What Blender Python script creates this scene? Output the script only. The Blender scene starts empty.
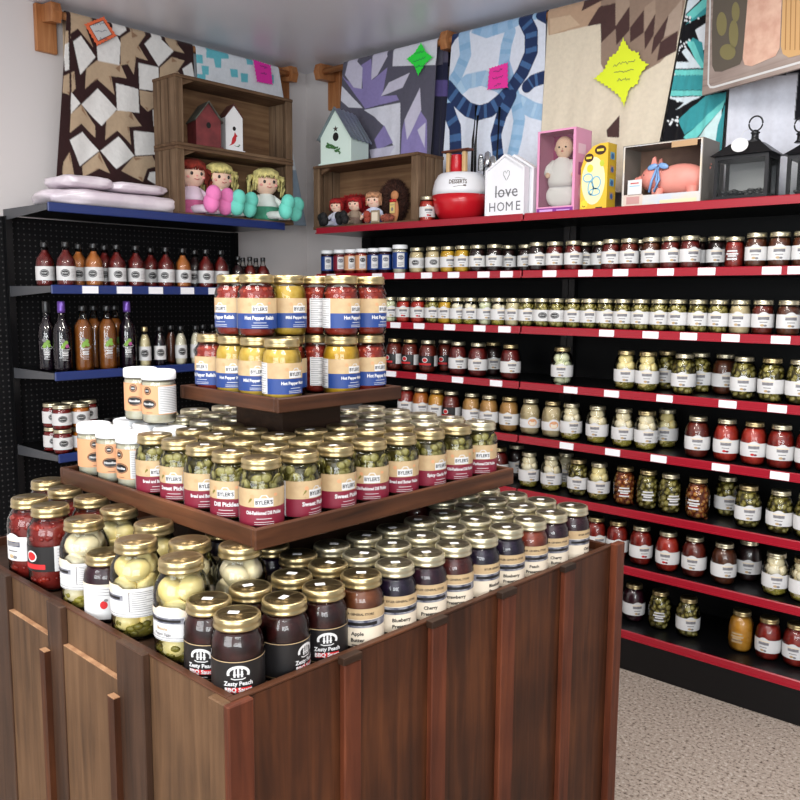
import bpy, math, random
import numpy as np
from mathutils import Matrix, Vector
random.seed(7)
col = bpy.context.scene.collection
PI = math.pi
# ------------------------------------------------------------------ camera
F = 843.08; H = 1.5
_y, _p, _r = math.radians(131.915), math.radians(7.047), math.radians(0.40)
ISL = math.radians(-1.641)
cf = np.array([math.cos(_y)*math.cos(_p), math.sin(_y)*math.cos(_p), -math.sin(_p)])
_rr = np.array([math.sin(_y), -math.cos(_y), 0.0]); _uu = np.cross(_rr, cf)
cr = math.cos(_r)*_rr + math.sin(_r)*_uu
cu = -math.sin(_r)*_rr + math.cos(_r)*_uu
CP = np.array([0.0, 0.0, H])
def ray(px, py): return cf + (px-400)/F*cr - (py-400)/F*cu
def on_z(px, py, z): d = ray(px, py); return CP + d*(z-H)/d[2]
def on_y(px, py, y): d = ray(px, py); return CP + d*y/d[1]
def on_x(px, py, x): d = ray(px, py); return CP + d*x/d[0]
def x_at(px, y, z):          # world x of the point at depth y, height z seen in column px
    k = (px-400); b = np.array([0.0, y, z-H])
    return (F*(b@cr) - k*(b@cf)) / (k*cf[0] - F*cr[0])
def y_at(px, x, z):
    k = (px-400); b = np.array([x, 0.0, z-H])
    return (F*(b@cr) - k*(b@cf)) / (k*cf[1] - F*cr[1])
cam = bpy.data.cameras.new('camera'); co = bpy.data.objects.new('camera', cam); col.objects.link(co)
cam.sensor_width = 36; cam.lens = F*36/800; cam.clip_start = .05
M = Matrix(((cr[0], cu[0], -cf[0], 0), (cr[1], cu[1], -cf[1], 0), (cr[2], cu[2], -cf[2], H), (0, 0, 0, 1)))
co.matrix_world = M
bpy.context.scene.camera = co

# ------------------------------------------------------------------ materials
def lin(c):
    return tuple((x/255/12.92 if x/255 <= .04045 else ((x/255+.055)/1.055)**2.4) for x in c) + (1.0,)
MT = {}
def mat(name, rgb, rough=.5, metal=0, coat=0, spec=.5, rgb2=None, nscale=20, stretch=(1, 1, 1), bump=0, bscale=60,
        emit=None, trans=0, voronoi=False, lo=.35, hi=.65, detail=3, sheen=0, sss=0):
    if name in MT: return MT[name]
    m = bpy.data.materials.new(name); m.use_nodes = True; MT[name] = m
    nt = m.node_tree; b = nt.nodes['Principled BSDF']
    b.inputs['Base Color'].default_value = lin(rgb); b.inputs['Roughness'].default_value = rough
    b.inputs['Metallic'].default_value = metal; b.inputs['Coat Weight'].default_value = coat
    b.inputs['Coat Roughness'].default_value = .06
    b.inputs['Specular IOR Level'].default_value = spec
    if sheen: b.inputs['Sheen Weight'].default_value = sheen
    if sss:
        b.inputs['Subsurface Weight'].default_value = sss; b.inputs['Subsurface Scale'].default_value = .01
    if rgb2 or bump:
        tc = nt.nodes.new('ShaderNodeTexCoord'); mp = nt.nodes.new('ShaderNodeMapping')
        mp.inputs['Scale'].default_value = stretch
        nt.links.new(tc.outputs['Object'], mp.inputs['Vector'])
    if rgb2:
        n = nt.nodes.new('ShaderNodeTexVoronoi' if voronoi else 'ShaderNodeTexNoise'); n.inputs['Scale'].default_value = nscale
        if not voronoi: n.inputs['Detail'].default_value = detail
        nt.links.new(mp.outputs[0], n.inputs['Vector'])
        cr_ = nt.nodes.new('ShaderNodeValToRGB'); e = cr_.color_ramp.elements
        e[0].position = lo; e[1].position = hi; e[0].color = lin(rgb); e[1].color = lin(rgb2)
        nt.links.new(n.outputs['Distance' if voronoi else 'Fac'], cr_.inputs[0])
        nt.links.new(cr_.outputs[0], b.inputs['Base Color'])
    if bump:
        n2 = nt.nodes.new('ShaderNodeTexNoise'); n2.inputs['Scale'].default_value = bscale
        nt.links.new(mp.outputs[0], n2.inputs['Vector'])
        bp = nt.nodes.new('ShaderNodeBump'); bp.inputs['Strength'].default_value = bump; bp.inputs['Distance'].default_value = .004
        nt.links.new(n2.outputs['Fac'], bp.inputs['Height']); nt.links.new(bp.outputs[0], b.inputs['Normal'])
    if emit:
        b.inputs['Emission Color'].default_value = lin(emit[0]); b.inputs['Emission Strength'].default_value = emit[1]
    return m
def glass_mat(name, tint=(245, 248, 245), refl=1.0):
    if name in MT: return MT[name]
    m = bpy.data.materials.new(name); m.use_nodes = True; MT[name] = m
    nt = m.node_tree; nt.nodes.clear()
    out = nt.nodes.new('ShaderNodeOutputMaterial'); mix = nt.nodes.new('ShaderNodeMixShader')
    tr = nt.nodes.new('ShaderNodeBsdfTransparent'); tr.inputs[0].default_value = lin(tint)
    gl = nt.nodes.new('ShaderNodeBsdfGlossy'); gl.inputs['Roughness'].default_value = .05
    fr = nt.nodes.new('ShaderNodeFresnel'); fr.inputs[0].default_value = 1.45
    mu = nt.nodes.new('ShaderNodeMath'); mu.operation = 'MULTIPLY'; mu.inputs[1].default_value = refl
    nt.links.new(fr.outputs[0], mu.inputs[0]); nt.links.new(mu.outputs[0], mix.inputs[0])
    nt.links.new(tr.outputs[0], mix.inputs[1]); nt.links.new(gl.outputs[0], mix.inputs[2]); nt.links.new(mix.outputs[0], out.inputs[0])
    return m
def wood(name, dark, mid, light, axis='z', rough=.5, scale=1.0, coat=0):
    if name in MT: return MT[name]
    m = bpy.data.materials.new(name); m.use_nodes = True; MT[name] = m
    nt = m.node_tree; b = nt.nodes['Principled BSDF']; b.inputs['Roughness'].default_value = rough; b.inputs['Coat Weight'].default_value = coat
    b.inputs['Specular IOR Level'].default_value = .22
    tc = nt.nodes.new('ShaderNodeTexCoord'); mp = nt.nodes.new('ShaderNodeMapping')
    s = {'z': (1, 1, .07), 'x': (.07, 1, 1), 'y': (1, .07, 1)}[axis]
    mp.inputs['Scale'].default_value = tuple(v*scale for v in s); nt.links.new(tc.outputs['Object'], mp.inputs['Vector'])
    n = nt.nodes.new('ShaderNodeTexNoise'); n.inputs['Scale'].default_value = 45; n.inputs['Detail'].default_value = 6; n.inputs['Distortion'].default_value = .6
    n3 = nt.nodes.new('ShaderNodeTexNoise'); n3.inputs['Scale'].default_value = 3.5*scale; n3.inputs['Detail'].default_value = 4
    nt.links.new(mp.outputs[0], n.inputs['Vector']); nt.links.new(tc.outputs['Object'], n3.inputs['Vector'])
    r1 = nt.nodes.new('ShaderNodeValToRGB'); e = r1.color_ramp.elements
    e[0].position = .3; e[1].position = .72; e[0].color = lin(dark); e[1].color = lin(light)
    k = e.new(.5); k.color = lin(mid)
    mx = nt.nodes.new('ShaderNodeMath'); mx.operation = 'MULTIPLY_ADD'; mx.inputs[1].default_value = .5
    m2 = nt.nodes.new('ShaderNodeMath'); m2.operation = 'MULTIPLY'; m2.inputs[1].default_value = .5
    nt.links.new(n3.outputs['Fac'], m2.inputs[0]); nt.links.new(n.outputs['Fac'], mx.inputs[0]); nt.links.new(m2.outputs[0], mx.inputs[2])
    nt.links.new(mx.outputs[0], r1.inputs[0]); nt.links.new(r1.outputs[0], b.inputs['Base Color'])
    bp = nt.nodes.new('ShaderNodeBump'); bp.inputs['Strength'].default_value = .25; bp.inputs['Distance'].default_value = .003
    nt.links.new(n.outputs['Fac'], bp.inputs['Height']); nt.links.new(bp.outputs[0], b.inputs['Normal'])
    return m

# ------------------------------------------------------------------ mesh builder
def link(o, parent=None):
    col.objects.link(o)
    if parent: o.parent = parent
    return o
def tag(o, label, cat, group=None, kind=None):
    if label: o['label'] = label
    if cat: o['category'] = cat
    if group: o['group'] = group
    if kind: o['kind'] = kind
    return o
def thing(name, label, cat, loc=(0, 0, 0), rz=0, group=None):
    o = bpy.data.objects.new(name, None); o.empty_display_size = .02; o.location = loc; o.rotation_euler = (0, 0, rz)
    link(o); return tag(o, label, cat, group)
class MB:
    def __init__(s): s.v = []; s.f = []; s.m = []; s.sm = []; s.T = Matrix.Identity(4)
    def add(s, vs, fs, mi=0, smooth=False):
        b = len(s.v); s.v += [tuple(s.T @ Vector(p)) for p in vs]
        for f in fs: s.f.append(tuple(i+b for i in f)); s.m.append(mi); s.sm.append(smooth)
        return s
    def box(s, x0, y0, z0, x1, y1, z1, mi=0, bev=0):
        if x0 > x1: x0, x1 = x1, x0
        if y0 > y1: y0, y1 = y1, y0
        if z0 > z1: z0, z1 = z1, z0
        if not bev:
            v = [(x, y, z) for z in (z0, z1) for y in (y0, y1) for x in (x0, x1)]
            return s.add(v, [(0, 2, 3, 1), (4, 5, 7, 6), (0, 1, 5, 4), (1, 3, 7, 5), (3, 2, 6, 7), (2, 0, 4, 6)], mi)
        b = min(bev, (x1-x0)*.45, (y1-y0)*.45, (z1-z0)*.45)
        def ring(z, d): return [(x0+d, y0+b, z), (x0+b, y0+d, z), (x1-b, y0+d, z), (x1-d, y0+b, z), (x1-d, y1-b, z), (x1-b, y1-d, z), (x0+b, y1-d, z), (x0+d, y1-b, z)]
        v = ring(z0, b) + ring(z0+b, 0) + ring(z1-b, 0) + ring(z1, b)
        f = [tuple(range(7, -1, -1)), tuple(range(24, 32))]
        for k in range(3):
            for i in range(8): j = (i+1) % 8; f.append((k*8+i, k*8+j, k*8+8+j, k*8+8+i))
        return s.add(v, f, mi)
    def lathe(s, prof, seg=24, mi=0, c=(0, 0, 0), smooth=True, a0=0):
        v = []; f = []; n = len(prof)
        for r, z in prof:
            for k in range(seg):
                a = a0+2*PI*k/seg; v.append((c[0]+r*math.cos(a), c[1]+r*math.sin(a), c[2]+z))
        for i in range(n-1):
            for k in range(seg):
                j = (k+1) % seg; f.append((i*seg+k, i*seg+j, (i+1)*seg+j, (i+1)*seg+k))
        if prof[0][0] > 1e-6: f.append(tuple(range(seg-1, -1, -1)))
        if prof[-1][0] > 1e-6: f.append(tuple(range((n-1)*seg, n*seg)))
        return s.add(v, f, mi, smooth)
    def tube(s, pts, r, seg=8, mi=0, r2=None, closed=False):
        pts = [Vector(p) for p in pts]; v = []; f = []; n = len(pts)
        for i, p in enumerate(pts):
            if closed: d = (pts[(i+1) % n]-pts[i-1])
            else: d = pts[min(i+1, n-1)]-pts[max(i-1, 0)]
            d.normalize(); a = d.cross(Vector((0, 0, 1)))
            if a.length < .05: a = d.cross(Vector((1, 0, 0)))
            a.normalize(); b = d.cross(a)
            rr = r[i] if isinstance(r, (list, tuple)) else (r if r2 is None else r+(r2-r)*i/(n-1))
            for k in range(seg): t = 2*PI*k/seg; v.append(tuple(p+a*rr*math.cos(t)+b*rr*math.sin(t)))
        for i in range(n if closed else n-1):
            i2 = (i+1) % n
            for k in range(seg): j = (k+1) % seg; f.append((i*seg+k, i*seg+j, i2*seg+j, i2*seg+k))
        if not closed: f.append(tuple(range(seg-1, -1, -1))); f.append(tuple(range((n-1)*seg, n*seg)))
        return s.add(v, f, mi, True)
    def ell(s, c, r, seg=14, rings=9, mi=0, R=None, pw=1, jit=0):
        v = []; f = []; R = R or Matrix.Identity(3)
        for i in range(rings+1):
            t = PI*i/rings
            for k in range(seg):
                a = 2*PI*k/seg; q = 1+(random.uniform(-jit, jit) if jit else 0)
                p = Vector((r[0]*math.sin(t)*math.cos(a)*q, r[1]*math.sin(t)*math.sin(a)*q, r[2]*math.cos(t)*q))
                p = R @ p; v.append((c[0]+p.x, c[1]+p.y, c[2]+p.z))
        for i in range(rings):
            for k in range(seg): j = (k+1) % seg; f.append((i*seg+k, (i+1)*seg+k, (i+1)*seg+j, i*seg+j))
        return s.add(v, f, mi, True)
    def prism(s, poly, d0, d1, mi=0, plane='xz', mi2=None):
        n = len(poly)
        mk = {'xz': lambda p, d: (p[0], d, p[1]), 'xy': lambda p, d: (p[0], p[1], d), 'yz': lambda p, d: (d, p[0], p[1])}[plane]
        v = [mk(p, d0) for p in poly] + [mk(p, d1) for p in poly]
        s.add(v, [tuple(range(n))], mi if mi2 is None else mi2); b = len(s.v)-2*n
        fs = [tuple(range(2*n-1, n-1, -1))] + [(i, (i+1) % n, n+(i+1) % n, n+i) for i in range(n)]
        for q in fs: s.f.append(tuple(i+b for i in q)); s.m.append(mi); s.sm.append(False)
        return s
    def mesh(s, name, mats):
        me = bpy.data.meshes.new(name); me.from_pydata(s.v, [], s.f)
        for m in (mats if isinstance(mats, (list, tuple)) else [mats]): me.materials.append(m)
        me.polygons.foreach_set('material_index', s.m); me.polygons.foreach_set('use_smooth', s.sm)
        me.validate(); me.update(); return me
    def build(s, name, mats, parent=None, loc=None, rot=None):
        o = bpy.data.objects.new(name, s.mesh(name, mats))
        if loc is not None: o.location = loc
        if rot is not None: o.rotation_euler = rot
        return link(o, parent)
_tx = {}
def text_mesh(t, bold=0.0):
    k = (t, bold)
    if k in _tx: return _tx[k]
    cu_ = bpy.data.curves.new('t', 'FONT'); cu_.body = t; cu_.size = 1; cu_.resolution_u = 2; cu_.offset = bold
    cu_.align_x = 'CENTER'; cu_.align_y = 'CENTER'
    o = bpy.data.objects.new('t', cu_); col.objects.link(o); bpy.context.view_layer.update()
    me = o.evaluated_get(bpy.context.evaluated_depsgraph_get()).to_mesh()
    vs = [tuple(v.co) for v in me.vertices]; fs = [tuple(p.vertices) for p in me.polygons]
    o.evaluated_get(bpy.context.evaluated_depsgraph_get()).to_mesh_clear()
    bpy.data.objects.remove(o); bpy.data.curves.remove(cu_)
    w = max(v[0] for v in vs)-min(v[0] for v in vs)
    _tx[k] = (vs, fs, w); return _tx[k]
class Flat(MB):
    """graphics on a surface: fn(u, v, layer) -> point"""
    def __init__(s, fn, step=.01): super().__init__(); s.fn = fn; s.step = step
    def rect(s, u0, v0, u1, v1, mi, ly=0, nv=None):
        nu = max(1, int(abs(u1-u0)/s.step+.5)); nv = nv or max(1, int(abs(v1-v0)/(s.step*1.5)+.5))
        vs = [s.fn(u0+(u1-u0)*i/nu, v0+(v1-v0)*j/nv, ly) for j in range(nv+1) for i in range(nu+1)]
        fs = [(j*(nu+1)+i, j*(nu+1)+i+1, (j+1)*(nu+1)+i+1, (j+1)*(nu+1)+i) for j in range(nv) for i in range(nu)]
        return s.add(vs, fs, mi, True)
    def oval(s, u, v, a, b, mi, ly=1, n=20, t0=0, t1=2*PI):
        vs = [s.fn(u, v, ly)]+[s.fn(u+a*math.cos(t0+(t1-t0)*k/n), v+b*math.sin(t0+(t1-t0)*k/n), ly) for k in range(n+1)]
        return s.add(vs, [(0, k+1, k+2) for k in range(n)], mi)
    def poly(s, pts, mi, ly=1):
        return s.add([s.fn(p[0], p[1], ly) for p in pts], [tuple(range(len(pts)))], mi)
    def stroke(s, pts, w, mi, ly=1, closed=False):
        n = len(pts); vs = []
        for i in range(n):
            a = pts[i-1] if (i or closed) else pts[0]; b = pts[(i+1) % n] if (i < n-1 or closed) else pts[-1]
            dx, dy = b[0]-a[0], b[1]-a[1]; l = math.hypot(dx, dy) or 1; nx, ny = -dy/l*w/2, dx/l*w/2
            vs += [s.fn(pts[i][0]+nx, pts[i][1]+ny, ly), s.fn(pts[i][0]-nx, pts[i][1]-ny, ly)]
        fs = [(2*i, 2*i+1, (2*i+3) % (2*n), (2*i+2) % (2*n)) for i in range(n if closed else n-1)]
        return s.add(vs, fs, mi)
    def text(s, t, u, v, h, mi, ly=2, bold=.02, maxw=None, rot=0):
        if not t.strip(): return s
        vs, fs, w = text_mesh(t, bold); sx = h
        if maxw and w*h > maxw: sx = maxw/w
        c, sn = math.cos(rot), math.sin(rot)
        return s.add([s.fn(u+x*sx*c-y*h*sn, v+x*sx*sn+y*h*c, ly) for x, y, z in vs], fs, mi)
def plane_fn(O, U, V, N, eps=.0006):
    O, U, V, N = map(Vector, (O, U, V, N))
    return lambda u, v, ly: tuple(O+U*u+V*v+N*(eps*(ly+1)))
def obj_from(name, me, parent, lab=None):
    o = bpy.data.objects.new(name, me); link(o, parent)
    if lab: o['label'] = lab
    return o
ORD = 'zeroth first second third fourth fifth sixth seventh eighth ninth tenth eleventh twelfth thirteenth fourteenth fifteenth sixteenth seventeenth eighteenth nineteenth twentieth'.split()
def od(n):
    if n <= 20: return ORD[n]
    t = {2: 'twenty', 3: 'thirty', 4: 'forty'}[n//10]
    return t+'-'+ORD[n % 10] if n % 10 else {2: 'twentieth', 3: 'thirtieth', 4: 'fortieth'}[n//10]

# ------------------------------------------------------------------ palette
WH = mat('label_white', (210, 209, 208), .5)
GY = mat('label_grey_ink', (120, 118, 120), .6)
BK = mat('label_black', (18, 16, 17), .4)
TAN = mat('label_tan', (190, 164, 124), .6, rgb2=(176, 148, 110), nscale=40)
BLUE = mat('label_blue', (27, 58, 122), .5)
BURG = mat('label_burgundy', (120, 22, 45), .5)
CREAM = mat('label_cream', (222, 208, 186), .6)
ORNG = mat('label_kraft', (206, 150, 108), .6)
RED = mat('label_red', (190, 28, 32), .5)
PHOTO = mat('label_picture', (60, 62, 82), .5, rgb2=(150, 150, 155), nscale=60)
GOLD = mat('lid_gold', (178, 160, 118), .3, metal=.9)
SILV = mat('lid_pale_gold', (196, 188, 160), .32, metal=.88)
GDISC = mat('lid_disc_gold', (104, 86, 56), .3, metal=.9)
SDISC = mat('lid_disc_dull', (118, 108, 84), .3, metal=.9)
WLID = mat('lid_white_plastic', (232, 234, 236), .35)
BLID = mat('lid_black', (14, 14, 15), .3)
PURP = mat('foil_purple', (98, 66, 150), .3, metal=.4)
GLASS = glass_mat('clear_glass', (250, 250, 247)); GLASS2 = glass_mat('thick_clear_glass', (250, 250, 246))
LABS = [WH, GY, BK, TAN, BLUE, BURG, CREAM, ORNG, RED, PHOTO]
W_, G_, K_, T_, B_, U_, C_, O_, R_, P_ = range(10)

# ------------------------------------------------------------------ jar shapes
SH = {}
def shape(n, prof, lid_r, lid_z0, h, fill, lz0, lz1, seg=24):
    SH[n] = dict(prof=prof, lr=lid_r, l0=lid_z0, h=h, fill=fill, a=lz0, b=lz1, seg=seg)
shape('pint', [(.034, 0), (.0385, .003), (.041, .010), (.041, .086), (.0385, .096), (.0345, .102), (.0335, .110)], .0365, .109, .128, .104, .009, .077, 32)
shape('tall_pint', [(.035, 0), (.040, .003), (.0425, .010), (.0425, .094), (.040, .104), (.036, .110), (.0345, .118)], .0375, .116, .135, .111, .018, .084, 32)
shape('quart', [(.040, 0), (.0455, .004), (.0478, .013), (.0478, .118), (.0455, .132), (.0385, .145), (.0355, .151), (.035, .158)], .0378, .155, .175, .146, .045, .098, 32)
shape('round_quart', [(.034, 0), (.041, .005), (.0445, .018), (.0465, .050), (.0465, .090), (.0435, .112), (.037, .128), (.0315, .135), (.0305, .141)], .033, .139, .156, .131, .032, .082)
shape('shelf_pint', [(.032, 0), (.036, .004), (.038, .012), (.0385, .05), (.038, .086), (.0345, .098), (.031, .104), (.0305, .108)], .0335, .106, .123, .101, .026, .074)
shape('plastic_jar', [(.035, 0), (.0375, .004), (.038, .012), (.038, .092), (.036, .099), (.035, .103)], .0385, .100, .122, .094, .022, .088, 28)
shape('spice_jar', [(.026, 0), (.029, .004), (.029, .088), (.027, .094)], .0285, .092, .108, .088, .018, .08, 20)
shape('squat_jar', [(.034, 0), (.039, .004), (.040, .012), (.040, .078), (.037, .088), (.034, .092)], .0365, .090, .106, .086, .020, .072)
shape('sauce_bottle', [(.033, 0), (.038, .004), (.039, .014), (.039, .098), (.035, .118), (.022, .138), (.0145, .150), (.0135, .172)], .0155, .168, .190, .155, .026, .086)
shape('wine_bottle', [(.033, 0), (.0375, .004), (.038, .02), (.038, .165), (.033, .195), (.019, .222), (.0155, .240), (.0145, .285)], .016, .255, .305, .24, .05, .145)
shape('cider_bottle', [(.038, 0), (.0415, .006), (.042, .02), (.042, .170), (.037, .198), (.022, .222), (.016, .238), (.015, .265)], .0165, .262, .285, .225, .05, .15)
shape('dressing_bottle', [(.024, 0), (.027, .004), (.0275, .014), (.0275, .11), (.022, .132), (.014, .15), (.0125, .168)], .0145, .164, .186, .15, .03, .095, 20)
shape('small_bottle', [(.030, 0), (.0345, .004), (.035, .014), (.035, .082), (.030, .10), (.017, .118), (.012, .13), (.011, .148)], .0125, .145, .164, .12, .022, .072, 20)
def rad(sh, z):
    p = SH[sh]['prof']
    for (r0, z0), (r1, z1) in zip(p, p[1:]):
        if z0 <= z <= z1: return r0+(r1-r0)*((z-z0)/((z1-z0) or 1))
    return p[-1][0]
_mc = {}
def glass_me(sh, gm=None):
    k = ('g', sh, gm.name if gm else '')
    if k not in _mc:
        d = SH[sh]; _mc[k] = MB().lathe(d['prof'], d['seg']).mesh('glass', gm or GLASS)
    return _mc[k]
def lid_me(sh, kind):
    k = ('l', sh, kind)
    if k in _mc: return _mc[k]
    d = SH[sh]; r, z0, h = d['lr'], d['l0'], d['h']; b = MB()
    if kind in ('gold', 'silver'):
        t = h-z0
        b.lathe([(r*.97, z0), (r*1.03, z0+t*.08), (r*1.03, z0+t*.2), (r, z0+t*.3), (r, z0+t*.5), (r*1.015, z0+t*.6), (r*1.0, z0+t*.72), (r*.99, z0+t*.9), (r*.95, h), (r*.88, h)], 32, 0)
        b.lathe([(r*.88, h), (r*.86, h-.0012), (r*.60, h-.0012), (r*.57, h-.0004), (0, h-.0004)], 32, 1)
        ms = [GOLD, GDISC] if kind == 'gold' else [SILV, SDISC]
    elif kind == 'foil':
        b.lathe([(r, z0), (r*1.02, z0+.01), (r*.97, h-.003), (r*.8, h)], 20, 0); ms = [PURP]
    else:
        n = 36; t = h-z0
        b.lathe([(r, z0), (r*1.02, z0+.002), (r*1.02, h-.004), (r*.96, h-.0008), (r*.86, h), (r*.84, h-.001), (0, h-.001)], n, 0)
        ms = [{'white': WLID, 'black': BLID, 'cap_gold': GOLD}[kind]]
    _mc[k] = b.mesh('lid', ms); return _mc[k]
CT = {}
def ctn(name, kind, *m): CT[name] = (kind, m)
ctn('bbq', 'plain', mat('c_bbq', (38, 12, 12), .3, rgb2=(64, 20, 18), nscale=60))
ctn('red_sauce', 'plain', mat('c_redsauce', (120, 22, 18), .35, rgb2=(158, 42, 30), nscale=70))
ctn('dark_red', 'plain', mat('c_darkred', (88, 18, 20), .35, rgb2=(120, 34, 30), nscale=70))
ctn('bright_red', 'plain', mat('c_brightred', (170, 34, 26), .35, rgb2=(196, 62, 44), nscale=70))
ctn('red_chunks', 'chunk', mat('c_redliq', (128, 28, 22), .4), mat('c_redchunk', (176, 52, 36), .4, rgb2=(140, 30, 24), nscale=30))
ctn('blueberry', 'plain', mat('c_blueberry', (20, 14, 34), .3, rgb2=(44, 26, 54), nscale=80))
ctn('cherry', 'plain', mat('c_cherry', (34, 12, 30), .3, rgb2=(62, 22, 40), nscale=80))
ctn('strawberry', 'plain', mat('c_strawberry', (62, 18, 20), .3, rgb2=(96, 36, 32), nscale=80))
ctn('peach', 'plain', mat('c_peach', (120, 44, 30), .3, rgb2=(150, 70, 46), nscale=50))
ctn('apple', 'plain', mat('c_apple', (110, 56, 30), .35, rgb2=(132, 74, 42), nscale=50))
ctn('relish', 'chunk', mat('c_relish', (140, 36, 24), .4), mat('c_relish2', (196, 76, 48), .4, rgb2=(146, 34, 24), nscale=70))
ctn('mustard', 'plain', mat('c_mustard', (206, 164, 48), .4, rgb2=(224, 188, 84), nscale=80))
ctn('yellow', 'plain', mat('c_yellow', (200, 150, 22), .4, rgb2=(222, 176, 50), nscale=50))
ctn('pickle', 'slice', mat('c_brine', (58, 52, 20), .3), mat('c_pickle', (98, 92, 34), .35, rgb2=(134, 124, 56), nscale=90), mat('c_pickle_core', (150, 142, 78), .35, rgb2=(178, 170, 108), nscale=120))
ctn('green', 'slice', mat('c_brine2', (66, 58, 22), .3), mat('c_green', (116, 106, 40), .35, rgb2=(148, 136, 60), nscale=90), mat('c_green_core', (168, 156, 88), .35, rgb2=(196, 184, 116), nscale=120))
ctn('eggs', 'egg', mat('c_eggbrine', (206, 196, 140), .2), mat('c_egg', (246, 236, 208), .3, rgb2=(240, 222, 168), nscale=14), mat('c_pepper', (150, 140, 44), .4, rgb2=(190, 176, 80), nscale=60))
ctn('eggs_yellow', 'egg', mat('c_eggbrine2', (190, 170, 84), .2), mat('c_egg2', (246, 232, 176), .3, rgb2=(240, 214, 124), nscale=14), mat('c_pepper2', (112, 100, 34), .4, rgb2=(150, 140, 60), nscale=60))
ctn('eggs_pale', 'egg', mat('c_eggbrine3', (188, 196, 150), .2), mat('c_egg3', (222, 226, 190), .3), mat('c_egg3b', (170, 180, 130), .4))
ctn('orange', 'plain', mat('c_orange', (178, 92, 24), .35, rgb2=(196, 112, 40), nscale=60))
ctn('orange_yellow', 'plain', mat('c_orangeyellow', (206, 138, 34), .35, rgb2=(218, 156, 60), nscale=60))
ctn('tan', 'plain', mat('c_tan', (186, 134, 70), .4, rgb2=(204, 154, 90), nscale=60))
ctn('cream', 'plain', mat('c_cream', (202, 180, 134), .45, rgb2=(216, 198, 156), nscale=60))
ctn('brown', 'plain', mat('c_brown', (74, 34, 20), .35, rgb2=(104, 54, 30), nscale=70))
ctn('brown_red', 'plain', mat('c_brownred', (96, 26, 20), .35, rgb2=(120, 44, 30), nscale=70))
ctn('dark', 'plain', mat('c_dark', (30, 16, 18), .35, rgb2=(48, 24, 26), nscale=70))
ctn('purple', 'plain', mat('c_purple', (42, 12, 26), .3, rgb2=(60, 20, 34), nscale=70))
ctn('orange_chunks', 'slice', mat('c_oliq', (104, 46, 20), .4), mat('c_ochunk', (160, 80, 36), .4, rgb2=(132, 56, 28), nscale=40), mat('c_ochunk2', (200, 140, 70), .4))
ctn('white', 'plain', mat('c_white', (226, 222, 204), .45, rgb2=(216, 208, 180), nscale=60))
ctn('pale', 'plain', mat('c_pale', (206, 190, 140), .45, rgb2=(222, 210, 170), nscale=60))
ctn('amber', 'plain', mat('c_amber', (120, 66, 26), .2, rgb2=(140, 82, 34), nscale=30))
ctn('wine', 'plain', mat('c_wine', (20, 12, 22), .15, rgb2=(28, 16, 30), nscale=30))
ctn('orange_sauce', 'plain', mat('c_osauce', (176, 100, 44), .35, rgb2=(190, 116, 58), nscale=60))
ctn('jelly_red', 'plain', mat('c_jellyred', (112, 18, 22), .25, rgb2=(136, 30, 28), nscale=30))
ctn('jelly_orange', 'plain', mat('c_jellyorange', (186, 96, 24), .25, rgb2=(200, 120, 40), nscale=30))
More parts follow.
